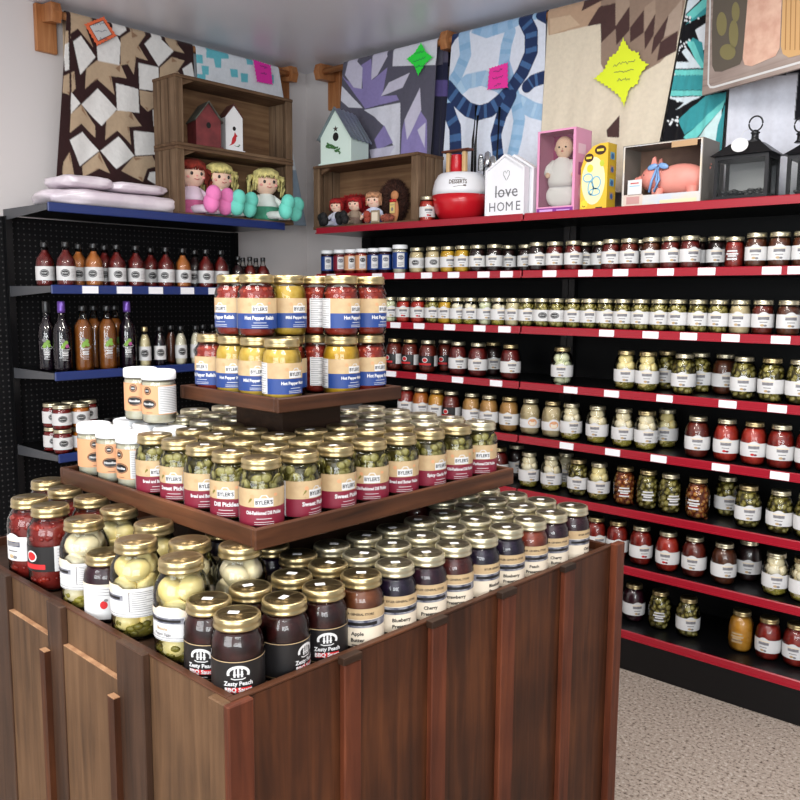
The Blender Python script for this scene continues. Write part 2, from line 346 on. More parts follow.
def content_me(sh, c, var=0):
    k = ('c', sh, c, var)
    if k in _mc: return _mc[k]
    rs = random.getstate(); random.seed(hash((sh, c, var)) if False else sum(map(ord, sh+c))*7+var)
    d = SH[sh]; kind, ms = CT[c]; b = MB(); fill = d['fill']; ins = .0016
    prof = [(r-ins, z+(.002 if i == 0 else 0)) for i, (r, z) in enumerate(d['prof']) if z < fill]
    prof.append((rad(sh, fill)-ins, fill))
    if kind == 'plain':
        b.lathe(prof+[(0, fill)], d['seg'], 0)
    elif kind in ('slice', 'chunk'):
        ck = .80 if kind == 'slice' else .88; core = [(r*ck, z) for r, z in prof]; core[-1] = (core[-1][0], fill-.004)
        b.lathe(core+[(0, fill-.004)], 20, 0)
        n = 67 if kind == 'slice' else 110
        for i in range(n):
            a = i*2.39996+random.uniform(-.15, .15); z = .010+(fill-.016)*((i*7 % n)+.5)/n
            rz = rad(sh, z)-ins; s = random.uniform(.0095, .0155) if kind == 'slice' else random.uniform(.004, .008)
            t = .0030 if kind == 'slice' else s*.7
            rr = rz-t-(.001 if kind == 'slice' else .0)
            Rm = Matrix.Rotation(a, 3, 'Z') @ Matrix.Rotation(random.uniform(-.45, .45), 3, 'Y') @ Matrix.Rotation(random.uniform(-.5, .5), 3, 'Z')
            cx, cy = (rr-.0022)*math.cos(a), (rr-.0022)*math.sin(a)
            b.ell((cx, cy, z), (t, s, s*random.uniform(.75, 1)), 8, 6, 1, Rm)
            if kind == 'slice':
                b.ell((cx+.0010*math.cos(a), cy+.0010*math.sin(a), z), (t*.95, s*.72, s*.64), 10, 6, 2, Rm)
        for i in range(7):
            a = i*.9; b.ell((.018*math.cos(a), .018*math.sin(a), fill-.004), (.010, .010, .003), 8, 5, 1)
    elif kind == 'egg':
        low = rad(sh, .03); hh = fill
        if c != 'eggs_pale':
            b.lathe([(prof[0][0]*.9, .003), (low*.84, .012), (low*.84, .028), (0, .030)], 18, 2)
            for i in range(26):
                a = i*2.4; z = .008+.024*((i*7 % 26)+.5)/26; rr = rad(sh, z)-.006
                b.ell((rr*math.cos(a), rr*math.sin(a), z), (.003, .009, .006), 7, 5, 2, Matrix.Rotation(a, 3, 'Z'))
        zz = .028 if c != 'eggs_pale' else .016; lay = 0; R0 = rad(sh, .07)
        er = R0*.47
        while zz < hh-er*.3:
            cnt = 3
            for q in range(cnt):
                a = q*2*PI/cnt+lay*1.05+random.uniform(-.2, .2); rr = min(R0, rad(sh, min(zz+er*.5, hh)))-er-.002
                Rm = Matrix.Rotation(a, 3, 'Z') @ Matrix.Rotation(random.uniform(-.6, .6), 3, 'X') @ Matrix.Rotation(random.uniform(-.5, .5), 3, 'Y')
                b.ell((rr*math.cos(a), rr*math.sin(a), zz+random.uniform(-.003, .003)), (er*.95, er*1.12, er*.92), 12, 9, 1, Rm)
            zz += er*1.42; lay += 1
        b.ell((0, 0, hh*.5), (er*.8, er*.8, hh*.38), 10, 8, 0)
    _mc[k] = b.mesh('contents', list(ms)); random.setstate(rs); return _mc[k]
def label_me(sh, kind, t1='', t2=''):
    k = ('L', sh, kind, t1, t2)
    if k in _mc: return _mc[k]
    d = SH[sh]; z0, z1 = d['a'], d['b']; R = rad(sh, (z0+z1)/2)
    fn = lambda u, v, ly: ((rad(sh, v)+.0005+.00035*ly)*math.sin(u/R), -(rad(sh, v)+.0005+.00035*ly)*math.cos(u/R), v)
    f = Flat(fn, .006); hh = z1-z0; Q = PI*R
    def bars(u0, u1, a, b, n, mi=G_, w=.0011, ly=1):
        for i in range(n):
            v = b-(b-a)*(i+.5)/n; f.rect(u0+.002, v-w/2, u1-.002-(.3*(u1-u0) if i % 3 == 2 else 0), v+w/2, mi, ly, 1)
    if kind in ('blue', 'red'):
        s = B_ if kind == 'blue' else U_; e = Q*.72; mid = z0+hh*.50
        f.rect(-e, mid, e, z1, T_); f.rect(-e, z0, e, mid, s)
        f.rect(-e, z0, -e+.030, z1, W_, 1); bars(-e, -e+.030, z0, z1, 13, G_, .0012, 2)
        f.rect(-.017, mid+hh*.02, .017, mid+hh*.25, W_, 1); f.poly([(-.009, mid+hh*.25), (.009, mid+hh*.25), (.0045, mid+hh*.34), (-.0045, mid+hh*.34)], W_, 1)
        f.text("BYLER'S", 0, mid+hh*.135, .0105, K_, 2, .02, .031)
        f.text(t1, 0, mid-hh*.15, .0112 if len(t1) < 18 else .0092, W_, 1, .035, .068)
        f.rect(-.014, mid-hh*.30, .014, mid-hh*.315, W_, 1); bars(-.02, .02, z0+hh*.02, z0+hh*.13, 2, W_, .0008, 1)
        f.oval(-.022, mid+hh*.3, .004, .004, O_, 1, 10); f.oval(.022, mid+hh*.33, .004, .003, O_, 1, 10)
    elif kind == 'store':
        e = Q*.70; f.rect(-e, z0, e, z1, C_); f.rect(-e, z0+hh*.72, e, z1, T_, 1); f.rect(-e, z0+hh*.50, e, z0+hh*.70, P_, 1)
        f.rect(-e*.5, z0+hh*.56, e*.4, z0+hh*.64, K_, 2)
        f.text('BYLER GENERAL STORE', 0, z0+hh*.86, .0058, K_, 2, .02, .058)
        f.text(t1, 0, z0+hh*.34, .0092, K_, 1, .03, .05); f.text(t2, 0, z0+hh*.17, .0092, K_, 1, .03, .05)
        f.rect(-.010, z0+hh*.03, .010, z0+hh*.055, K_, 1)
        f.rect(-e, z0+.002, -e+.026, z0+hh*.98, C_, 2); bars(-e, -e+.026, z0+.004, z0+hh*.9, 11, G_, .001, 3)
    elif kind == 'bbq':
        e = Q*.72; z0 += .003; z1 -= .008; hh = z1-z0; f.rect(-e, z0-.004, e, z1-.002, K_)
        for v in (z0-.0028, z1-.0036): f.rect(-e, v-.0006, e, v+.0006, T_, 1, 1)
        f.rect(e-.026, z0+.002, e-.003, z1-.006, W_, 1); bars(e-.026, e-.003, z0+.003, z1-.007, 14, G_, .001, 2)
        arc = [(.0155*math.cos(t_), z0+hh*.62+.0105*math.sin(t_)) for t_ in [(-.35+k*.27)*1.0 for k in range(15)]]
        f.stroke(arc, .0042, W_, 1); f.stroke([(-.011, z0+hh*.49), (-.006, z0+hh*.46), (.006, z0+hh*.46), (.011, z0+hh*.49)], .0016, W_, 1)
        for q in (-1, 0, 1): f.rect(q*.0055-.0016, z0+hh*.52, q*.0055+.0014, z0+hh*(.70+.06*(q == 0)), W_, 1); f.oval(q*.0055, z0+hh*(.74+.06*(q == 0)), .0016, .0018, W_, 1, 8)
        f.rect(-.008, z0+hh*.585, .008, z0+hh*.605, W_, 1)
        f.rect(-.02, z0+hh*.09, .02, z0+hh*.23, R_, 1)
        f.text('Zesty Peach', 0, z0+hh*.34, .0095, W_, 2, .03, .044); f.text('BBQ Sauce', 0, z0+hh*.165, .0095, W_, 2, .03, .042)
        bars(-.012, .012, z0-.001, z0+hh*.05, 1, W_, .001, 1)
    elif kind == 'farm':
        e = Q*.70; f.rect(-e, z0, e, z1, W_); f.rect(-e, z0+hh*.8, e*.1, z1, C_, 1)
        for i in range(5): f.rect(-e*.55+.002*i, z1+.0012*i, -e*.05-.002*i, z1+.0012*(i+1), C_, 1, 1)
        f.rect(-e*.85, z0+hh*.58, -e*.05, z0+hh*.76, P_, 2); f.rect(-e*.8, z0+hh*.63, -e*.1, z0+hh*.71, K_, 3)
        f.text(t1, -e*.42, z0+hh*.4, .008, T_ if t1 == 'Banana' else G_, 2, .02, .03); f.text(t2, -e*.42, z0+hh*.22, .007, G_, 2, .02, .034)
        f.rect(e*.05, z0+hh*.2, e*.95, z0+hh*.88, G_, 1); f.rect(e*.07, z0+hh*.22, e*.93, z0+hh*.86, W_, 2)
        bars(e*.08, e*.48, z0+hh*.25, z0+hh*.85, 8, G_, .001, 3); bars(e*.5, e*.92, z0+hh*.25, z0+hh*.85, 8, G_, .001, 3); bars(-e*.8, e*.9, z0, z0+hh*.15, 2, G_, .0008, 2)
    elif kind == 'white':
        e = Q*.66; f.rect(-e, z0, e, z1, W_)
        n = 8
        f.add([fn(-.017+.034*i/n, z1, 1) for i in range(n+1)]+[fn(-.017+.034*i/n, z1+.0075*math.sin(PI*i/n), 1) for i in range(n+1)], [(i, i+1, n+2+i, n+1+i) for i in range(n)], W_)
        f.rect(-.019, z0+hh*.58, .019, z0+hh*.80, P_, 1); f.rect(-.017, z0+hh*.63, .017, z0+hh*.74, G_, 2)
        f.rect(-.021, z0+hh*.80, .021, z0+hh*.90, C_, 1)
        bars(-.015, .015, z0+hh*.36, z0+hh*.44, 1, G_, .003); f.oval(-.004, z0+hh*.17, .007, .0045, R_ if t2 == 'r' else T_, 1, 10); f.oval(.006, z0+hh*.15, .006, .004, G_ if t2 != 'r' else U_, 1, 10)
        f.rect(e-.022, z0+hh*.1, e-.002, z0+hh*.9, G_, 1); f.rect(e-.0212, z0+hh*.13, e-.0028, z0+hh*.87, W_, 2); bars(e-.021, e-.003, z0+hh*.15, z0+hh*.85, 6, G_, .0012, 3)
    elif kind == 'script':      # lettering straight on the glass
        for q, w in ((.85, .02), (.62, .024), (.45, .016), (.2, .02)): f.rect(-w, z0+hh*q-.003, w, z0+hh*q+.003, T_ if t1 == 't' else W_, 1)
        f.rect(-.022, z0+hh*.30, .022, z0+hh*.34, R_ if t1 == 'r' else G_, 1)
    elif kind == 'oval':
        e = Q*.62; f.rect(-e, z0, e, z1, W_); f.oval(0, z0+hh*.52, .019, hh*.27, K_, 1, 24); f.oval(0, z0+hh*.52, .0165, hh*.21, W_, 2, 24); f.oval(0, z0+hh*.52, .0155, hh*.19, K_, 3, 24)
        f.text("BYLER'S", 0, z0+hh*.52, .007, W_, 4, .02, .024); bars(.022, e, z0+hh*.2, z0+hh*.8, 6)
    elif kind == 'kraft':
        e = Q*.74; f.rect(-e, z0, e, z1, O_)
        f.oval(-.014, z1-.012, .0095, .0095, K_, 1, 20); f.oval(-.014, z1-.012, .0075, .0075, O_, 2, 20); f.oval(-.014, z1-.012, .0062, .0062, K_, 3, 18); f.rect(-.018, z1-.013, -.010, z1-.011, W_, 4)
        f.oval(-.012, z0+.024, .0185, .0115, K_, 1, 24); f.oval(-.012, z0+.024, .017, .010, O_, 2, 24); f.oval(-.012, z0+.024, .016, .0092, K_, 3, 24); f.text('Noodles', -.012, z0+.024, .0075, W_, 4, .03, .028)
        f.rect(.012, z0+.002, e-.001, z1-.002, W_, 1); bars(.012, e, z0+.004, z1-.003, 15, G_, .0011, 2); bars(-.02, .0, z0+.002, z0+.006, 1, K_, .001, 1)
    elif kind == 'blackred':
        e = Q*.6; f.rect(-e, z0, e*.2, z1, K_); f.rect(e*.2, z0, e, z1, W_); f.oval(-e*.35, z0+hh*.6, .014, .012, W_, 1, 20); f.oval(-e*.35, z0+hh*.6, .011, .009, R_, 2, 20)
        f.rect(-e*.8, z0+hh*.1, 0, z0+hh*.3, R_, 1); bars(e*.25, e, z0+.003, z1-.003, 7)
    elif kind == 'arc':
        e = Q*.62; f.rect(-e, z0, e, z0+hh*.75, W_); f.oval(-.004, z0+hh*.55, .024, .022, W_, 1, 24); f.oval(-.004, z0+hh*.5, .019, .016, O_, 2, 24); f.oval(-.004, z0+hh*.38, .014, .008, C_, 3, 20); bars(.02, e, z0+.003, z0+hh*.7, 5)
    elif kind == 'fruit':
        for (u, v, m) in ((-.008, .9, G_), (.006, .82, 10), (-.004, .72, 10), (.009, .66, 11 if t1 == 'p' else 10), (-.009, .62, 10)):
            f.oval(u, z0+hh*v, .0085, .0085, m, 1, 14)
        for q in (.5, .44): f.rect(-.014, z0+hh*q-.001, .014, z0+hh*q+.001, W_, 1)
        for q, w in ((.37, .014), (.33, .010), (.27, .013), (.23, .012)): f.rect(-w, z0+hh*q-.0015, w, z0+hh*q+.0015, W_, 1)
        bars(-.014, .014, z0, z0+hh*.18, 4, W_, .001)
        f.stroke([(-.018, z0+hh*.62), (-.024, z0+hh*.56), (-.02, z0+hh*.5), (-.012, z0+hh*.53)], .0015, W_)
        f.stroke([(.018, z0+hh*.62), (.024, z0+hh*.56), (.02, z0+hh*.5), (.012, z0+hh*.53)], .0015, W_)
    elif kind == 'spice':
        e = Q*.8; f.rect(-e, z0, e, z1, B_ if t1 == 'b' else (U_ if t1 == 'r' else O_)); f.rect(-.014, z0+hh*.1, .014, z1-hh*.06, W_, 1); f.oval(0, z0+hh*.68, .011, .009, K_ if t1 == 'o' else P_, 2, 14)
        bars(-.012, .012, z0+hh*.15, z0+hh*.4, 3, G_, .002, 2)
    elif kind == 'berry':
        e = Q*.7; f.rect(-e, z0, e, z1, W_); f.oval(-.006, z0+hh*.42, .007, .008, R_, 1, 14); f.oval(-.002, z0+hh*.55, .004, .003, G_, 2, 8); bars(-.02, .018, z0+hh*.65, z0+hh*.9, 3); f.rect(-e, z0+hh*.92, e, z1, C_, 1); bars(.01, .04, z0+.003, z0+hh*.5, 5)
    _mc[k] = f.mesh('label', LABS+[mat('print_green', (120, 160, 60), .5), mat('print_pink', (160, 70, 130), .5)]); return _mc[k]
def sticker_me(sh):
    k = ('s', sh)
    if k not in _mc:
        h = SH[sh]['h']; _mc[k] = MB().box(-.0085, -.0055, h-.0002, .0085, .0055, h+.0004).mesh('price_sticker', WH)
    return _mc[k]
PLACED = []
def jar(sh, c, lab, x, y, z, name, text, cat='jar', group=None, lid='gold', face=None, sticker=False, gm=None, t1='', t2='', var=None, scale=1.0):
    # local -y must point from the jar towards the camera
    dx, dy = -x, -y; rz = math.atan2(dy, dx)+PI/2
    rz += face if face is not None else random.uniform(-.5, .5)
    t = thing(name, text, cat, (x, y, z), rz, group)
    if scale != 1: t.scale = (scale,)*3
    obj_from('glass', glass_me(sh, gm), t)
    obj_from('contents', content_me(sh, c, (random.randrange(2) if var is None else var)), t)
    obj_from({'foil': 'foil_cap', 'black': 'cap'}.get(lid, 'lid') if 'bottle' in sh else 'lid', lid_me(sh, lid), t)
    if lab: obj_from('label', label_me(sh, lab, t1, t2), t)
    if sticker:
        s = obj_from('price_sticker', sticker_me(sh), t); s.rotation_euler = (0, 0, random.uniform(-.3, .3)); s.location = (random.uniform(-.006, .006), random.uniform(-.004, .006), 0)
    PLACED.append(t); return t
def relax(P, dmin, box=None, it=60):
    P = [list(p) for p in P]
    for _ in range(it):
        for i in range(len(P)):
            for j in range(i):
                dx, dy = P[i][0]-P[j][0], P[i][1]-P[j][1]; d = math.hypot(dx, dy)
                m = dmin(i, j) if callable(dmin) else dmin
                if d < m:
                    if d < 1e-6: dx, dy, d = 1e-3, 0, 1e-3
                    q = (m-d)/2/d+1e-4; P[i][0] += dx*q; P[i][1] += dy*q; P[j][0] -= dx*q; P[j][1] -= dy*q
            if box: P[i][0] = min(max(P[i][0], box[0]), box[2]); P[i][1] = min(max(P[i][1], box[1]), box[3])
    return P

# ------------------------------------------------------------------ the room
XW, YW, ZC = -3.96, 3.54, 2.82
WALL = mat('wall_paint', (214, 208, 206), .85, bump=.05, bscale=30)
CEIL = mat('ceiling_paint', (232, 232, 240), .3, spec=.5)
FLOOR = mat('floor_speckle', (186, 172, 158), .75)
def floor_nodes(m):
    nt = m.node_tree; b = nt.nodes['Principled BSDF']; tc = nt.nodes.new('ShaderNodeTexCoord')
    v = nt.nodes.new('ShaderNodeTexNoise'); v.inputs['Scale'].default_value = 85; v.inputs['Detail'].default_value = 3; v.inputs['Roughness'].default_value = .7
    r = nt.nodes.new('ShaderNodeValToRGB'); e = r.color_ramp.elements
    e[0].position = .36; e[0].color = lin((74, 58, 48)); e[1].position = .44; e[1].color = lin((152, 138, 126))
    k = e.new(.60); k.color = lin((172, 159, 147)); k = e.new(.66); k.color = lin((196, 186, 175))
    nt.links.new(tc.outputs['Object'], v.inputs['Vector']); nt.links.new(v.outputs['Fac'], r.inputs[0]); nt.links.new(r.outputs[0], b.inputs['Base Color'])
floor_nodes(FLOOR)
def struct(name, b, m): return tag(b.build(name, m), None, None, kind='structure')
struct('floor', MB().box(XW-.1, -3, -.1, 3.5, YW+.1, 0), FLOOR)
struct('ceiling', MB().box(XW-.1, -3, ZC, 3.5, YW+.1, ZC+.1), CEIL)
struct('wall_left', MB().box(XW-.1, -3, 0, XW, YW, ZC), WALL)
struct('wall_right', MB().box(XW-.1, YW, 0, 3.5, YW+.1, ZC), WALL)

# ------------------------------------------------------------------ gondola shelving
BLKM = mat('black_steel', (9, 9, 11), .32, spec=.35)
GRYM = mat('grey_steel', (70, 72, 76), .45)
REDM = mat('red_rail', (150, 17, 36), .3, spec=.6); BLUM = mat('blue_rail', (26, 46, 104), .35, spec=.6)
TAGM = mat('tag_white', (236, 236, 240), .5)
PEG = mat('pegboard_black', (7, 7, 8), .6, spec=.2)
def peg_nodes(m, a):
    nt = m.node_tree; b = nt.nodes['Principled BSDF']; tc = nt.nodes.new('ShaderNodeTexCoord'); sp = nt.nodes.new('ShaderNodeSeparateXYZ')
    nt.links.new(tc.outputs['Object'], sp.inputs[0]); acc = []
    def mth(op, x, y=None):
        n = nt.nodes.new('ShaderNodeMath'); n.operation = op
        for i, q in enumerate((x, y)):
            if q is None: continue
            if isinstance(q, (int, float)): n.inputs[i].default_value = q
            else: nt.links.new(q, n.inputs[i])
        return n.outputs[0]
    for ax in a:
        s = mth('SUBTRACT', mth('FRACT', mth('MULTIPLY', sp.outputs[ax], 1/.0254)), .5); acc.append(mth('MULTIPLY', s, s))
    d = mth('LESS_THAN', mth('ADD', acc[0], acc[1]), .022)
    mx = nt.nodes.new('ShaderNodeMix'); mx.data_type = 'RGBA'; nt.links.new(d, mx.inputs['Factor'])
    mx.inputs['A'].default_value = lin((8, 8, 10)); mx.inputs['B'].default_value = lin((62, 60, 60)); b.inputs['Specular IOR Level'].default_value = .2; nt.links.new(mx.outputs['Result'], b.inputs['Base Color'])
PEGL = mat('pegboard_black_holes', (15, 15, 17), .55); peg_nodes(PEGL, ('Y', 'Z'))
YL, XL = 3.044, -3.45            # front faces of the red and the blue shelves
RZ = dict(top=1.833, A=1.595, B=1.358, C=1.119, D=.884, E=.647, F=.414, base=.147)
BZ = dict(top=1.856, A=1.517, B=1.150, C=.797, D=.47, base=.147)
RT = dict(A=[331.6, 377.5, 400, 427, 454, 484, 507, 550, 586, 621, 666, 707, 772, 798], B=[396, 419.5, 450, 480, 505, 607, 651, 689, 731, 781],
          C=[391.5, 422, 458, 496.5, 523.5, 571, 612, 665, 728, 777.5], D=[523, 567, 613, 659, 721, 780])
def gondola_red(x0, x1, label):
    t = thing('store_shelving', label, 'shelving', (x0, YL, 0)); w = x1-x0
    MB().box(-.075 if x0 < -3 else 0, .42, .1, w, .44, 1.83).build('back_panel', PEG, t)
    MB().box(.0, .0, 0, w, .44, .13, 0).build('base', BLKM, t)
    for xx in (0, w-.03): MB().box(xx, .385, .13, xx+.03, .42, 1.83).build('upright', BLKM, t)
    for k, z in RZ.items():
        s = MB().box(.002, .012, z-.014, w-.002, .42, z+.012).build('shelf', BLKM, t)
        MB().box(.002, 0, z-.015, w-.002, .011, z+.016, 0, .003).box(.002, -.004, z-.015, w-.002, 0, z-.009).build('price_rail', REDM, s)
        for px in RT.get(k, []):
            xx = x_at(px, YL, z)-x0
            if .03 < xx < w-.03: MB().box(xx-.032, -.0055, z-.013, xx+.032, -.0005, z+.0135).build('price_tag', TAGM, s)
XB = -2.042
gondola_red(-3.335, XB-.002, 'black gondola shelving with red price rails, left bay under the crate of small dolls')
gondola_red(XB+.002, -.76, 'black gondola shelving with red price rails, right bay under the pig and lanterns')
BT = dict(A=[90, 124, 155.5, 187, 214.5])
def gondola_blue(y0, y1):
    t = thing('store_shelving', 'black pegboard gondola shelving with dark blue price rails on left wall', 'shelving', (XL, y0, 0)); w = y1-y0
    MB().box(-.45, -.10, .1, -.43, w, 1.84).build('back_panel', PEGL, t)
    MB().box(-.45, 0, 0, 0, w, .13).build('base', BLKM, t)
    for yy in (-.005, w-.03): MB().box(-.43, yy, .13, -.40, yy+.03, 1.84).build('upright', BLKM, t)
    for k, z in BZ.items():
        s = MB().box(-.43, .003, z-.012, -.012, w-.003, z+.012).build('shelf', BLKM, t)
        MB().prism([(-.012, z+.014), (-.012, z-.012), (-.38, z-.032), (-.43, z-.032), (-.43, z+.014)], 0, .003, 0, 'xz').build('shelf_bracket', GRYM, s)
        MB().box(-.011, 0, z-.019, 0, w, z+.019, 0, .003).build('price_rail', BLUM, s)
        for px in BT.get(k, []):
            yy = y_at(px, XL, z)-y0
            if .03 < yy < w-.03: MB().box(.0005, yy-.036, z-.016, .0055, yy+.036, z+.015).build('price_tag', TAGM, s)
gondola_blue(1.665, 2.935)

# ------------------------------------------------------------------ jars on the red shelves
COLN = dict(red_sauce='red sauce', dark_red='dark red preserve', bright_red='bright red salsa', red_chunks='red chunky salsa', green='green pickle slices', pickle='dark green pickles', eggs='pale pickled eggs',
            eggs_yellow='yellowish pickled eggs', eggs_pale='very pale green pickled eggs', orange='orange preserve', orange_yellow='yellow orange preserve', tan='tan spread', cream='cream coloured sauce', brown='brown relish',
            brown_red='brownish red sauce', dark='near black preserve', purple='dark purple preserve', orange_chunks='orange brown vegetable mix', pale='pale cream relish', yellow='yellow mustard', mustard='yellow mustard', bbq='dark sauce')
NM = dict(green='pickle_jar', pickle='pickle_jar', eggs='egg_jar', eggs_yellow='egg_jar', eggs_pale='egg_jar')
R1, DR, BR, RC = 'red_sauce', 'dark_red', 'bright_red', 'red_chunks'
S = {}
S['A'] = ('shelf_pint', 'second', [(417.5, 'cream', 'oval'), (434, 'cream', 'oval'), (448, 'yellow'), (463, 'yellow'), (478, 'dark'), (494, 'dark'), (508, 'dark', 'white', 1), (526, 'dark', 'white', 1), (538, 'dark'), (555, 'dark_red'), (573.5, 'dark_red'), (588, 'dark', 'white', 1),
    (597, 'dark', 'white', 1), (611, 'dark_red'), (629, 'brown_red'), (640, 'brown', 'white', 1), (653, 'brown'), (671, 'dark_red'), (688, 'dark_red'), (702, 'dark', 'white', 1), (712, 'dark', 'white', 1), (734.5, 'red_sauce', 'script'), (757, 'brown'), (782, 'brown'), (801, 'brown')])
S['B'] = ('shelf_pint', 'third', [(391, 'eggs_pale'), (404, 'bright_red', 'white', 0, 'r'), (419, 'bright_red', 'white', 0, 'r'), (433, 'green'), (446, 'yellow', 'white'), (460, 'eggs'), (474, 'eggs'), (490, 'eggs_pale'), (504, 'eggs'), (515.5, 'pale'), (528, 'green'), (543, 'green', 'oval'), (561, 'green', 'oval'), (578, 'green'), (592, 'green'),
    (605, 'green'), (618, 'green'), (634, 'green'), (652, 'green'), (672, 'green'), (693.5, 'green'), (714, 'green'), (735.5, 'cream'), (760, 'brown_red'), (789, 'brown')])
S['C'] = ('round_quart', 'fourth', [(395, 'brown_red', 'blackred'), (410, 'brown_red', 'blackred'), (428, 'brown_red', 'blackred'), (446, 'brown_red', 'blackred', 1), (457.5, 'dark_red'), (478, 'dark_red'), (493, 'dark', 'white', 1), (510, 'dark_red'), (562.5, 'eggs_pale'),
    (626, 'eggs_yellow'), (646, 'eggs_yellow'), (666, 'green', 'white', 1), (684, 'green'), (703, 'green', 'white', 1), (721, 'brown', 'white', 1), (743, 'green'), (772, 'green'), (799, 'green')])
S['D'] = ('round_quart', 'fifth', [(406, 'red_sauce'), (421, 'orange'), (437, 'orange_yellow'), (452, 'brown_red', 'blackred'), (472, 'tan'), (490, 'tan'), (509, 'tan'), (530, 'cream', 'arc'), (552, 'cream', 'arc'), (571, 'eggs'), (597, 'eggs'), (623, 'eggs'), (646, 'eggs'), (666, 'eggs_yellow', 'white', 1),
    (698, 'brown_red'), (726, 'bright_red', 'white', 0, 'r'), (754, 'bright_red', 'white', 0, 'r'), (783, 'red_sauce'), (806, 'red_sauce')])
S['E'] = ('round_quart', 'sixth', [(483, 'dark_red'), (497, 'dark_red'), (516, 'dark', 'white', 1), (529.5, 'eggs'), (551, 'eggs'), (566, 'eggs', 'white', 1), (577.5, 'green'), (599, 'eggs_yellow'), (625, 'orange_chunks', 'script', 0, 'r'), (649, 'green', 'script'), (669.5, 'green', 'script'), (698, 'orange_chunks', 'script', 0, 'r'),
    (727, 'green', 'white', 1), (748, 'green'), (781, 'green'), (807, 'green')])
S['F'] = ('round_quart', 'seventh', [(575, 'dark_red'), (596, 'red_sauce'), (617, 'red_sauce'), (641, 'red_sauce', 'white', 0, 'r'), (668, 'bright_red', 'white', 0, 'r'), (694, 'brown_red'), (724, 'brown'), (749, 'dark', 'white', 1), (775, 'eggs'), (803, 'eggs')])
S['base'] = ('round_quart', 'lowest', [(610, 'purple', 'white', 1), (634, 'purple'), (660.5, 'green', 'script'), (688.5, 'green'), (741, 'orange_yellow', 'script', 0, 't'), (769, 'red_sauce'), (795, 'red_sauce')])
WRD = ['Pickles', 'Salsa', 'Relish', 'Beets', 'Butter', 'Okra', 'Eggs', 'Sauce']
CN = {'white': 'white label', 'oval': 'black oval on label', 'blackred': 'black and red label', 'arc': 'arched orange label', 'script': 'lettering on the glass'}
for key, (sh, oname, row) in S.items():
    z = RZ[key]+.0125; d = SH[sh]; r = max(p[0] for p in d['prof']); setb = .10 if key == 'base' else .045
    yf = YL+setb+r; yb = yf+2*r+.012
    items = []
    for it in row:
        px, c = it[0], it[1]; lab = it[2] if len(it) > 2 else 'white'; bk = it[3] if len(it) > 3 else 0; ex = it[4] if len(it) > 4 else ''
        y = yb if bk else yf
        items.append([x_at(px, y, z+.07), y, px, c, lab, bk, ex])
    for bk in (0, 1):       # neighbours in one row do not touch
        rr = [q for q in items if q[5] == bk]
        for _ in range(30):
            for a, b in zip(rr, rr[1:]):
                g = 2*r+.002-(b[0]-a[0])
                if g > 0: a[0] -= g/2; b[0] += g/2
        for q in rr:
            if abs(q[0]-XB) < r*.0: pass
    nf = nb = 0
    for x, y, px, c, lab, bk, ex in items:
        if x > -.80: continue
        if bk: nb += 1; o = '%s from left in rear row' % od(nb)
        else: nf += 1; o = '%s from left in front row' % od(nf)
        txt = '%s, %s, %s, %s red shelf' % ('jar of '+COLN[c], CN[lab], o, oname)
        if len(txt.split()) > 16: txt = '%s, %s, %s red shelf' % ('jar of '+COLN[c], o, oname)
        ts = .92 if (lab in ('script',) and sh == 'shelf_pint') else 1
        jar(sh, c, lab, x, y+random.uniform(-.006, .006), z, NM.get(c, 'food_jar'), txt, 'jar', 'jars on the %s red shelf' % oname, 'silver' if sh == 'shelf_pint' else random.choice(['silver', 'gold']),
            face=random.uniform(-.35, .35), t1=(ex if lab == 'script' else ''), t2=('r' if ex == 'r' else ''), scale=ts)
n = 0
for px, kd in [(327.5, 'b'), (340, 'r'), (351, 'o'), (362, 'o'), (374, 'b'), (385, 'b')]:
    n += 1; y = YL+.08
    jar('spice_jar', {'b': 'purple', 'r': 'dark_red', 'o': 'red_sauce'}[kd], 'spice', x_at(px, y, 1.66), y, RZ['A']+.0125, 'seasoning_jar', 'small jar with white lid and %s label, %s from left, second red shelf' % ({'b': 'blue', 'r': 'red', 'o': 'orange'}[kd], od(n)), 'jar', 'small white-lidded jars on the second red shelf', 'white', face=.1, t1=kd, var=0, scale=1.2)
jar('spice_jar', 'white', 'spice', x_at(400, YL+.08, 1.66), YL+.08, RZ['A']+.0125, 'seasoning_jar', 'larger jar with white lid and pale label beside the cream jars, second red shelf', 'jar', None, 'white', face=.1, t1='b', var=0, scale=1.3)

# ------------------------------------------------------------------ bottles and jars on the blue shelves
def blue_row(items, key, desc, cat):
    n = 0; rows = {0: [], 1: []}
    for it in items: rows[it[4]].append([y_at(it[0], XL-.07-.10*it[4], BZ[key]+.09), it])
    for rr in rows.values():
        for _ in range(40):
            for a, b in zip(rr, rr[1:]):
                ra = max(p[0] for p in SH[a[1][1]]['prof'])+max(p[0] for p in SH[b[1][1]]['prof'])+.002
                g = ra-(b[0]-a[0])
                if g > 0: a[0] -= g/2; b[0] += g/2
    allq = rows[0]+rows[1]; allq.sort(key=lambda q: q[1][0])
    cnt = {0: 0, 1: 0}
    for y, (px, sh, c, lab, bk, lid, words, t1) in allq:
        cnt[bk] += 1
        if y > 2.90 or y < 1.70: continue
        txt = '%s, %s from left in %s row, %s' % (words, od(cnt[bk]), 'rear' if bk else 'front', desc)
        jar(sh, c, lab, XL-.07-.10*bk, y, BZ[key]+.0125, cat, txt, 'bottle', 'bottles on the '+desc, lid, face=random.uniform(-.2, .3), t1=t1, var=0)
rb = 'red sauce bottle'; db = 'dark red sauce bottle'; ob = 'orange sauce bottle'
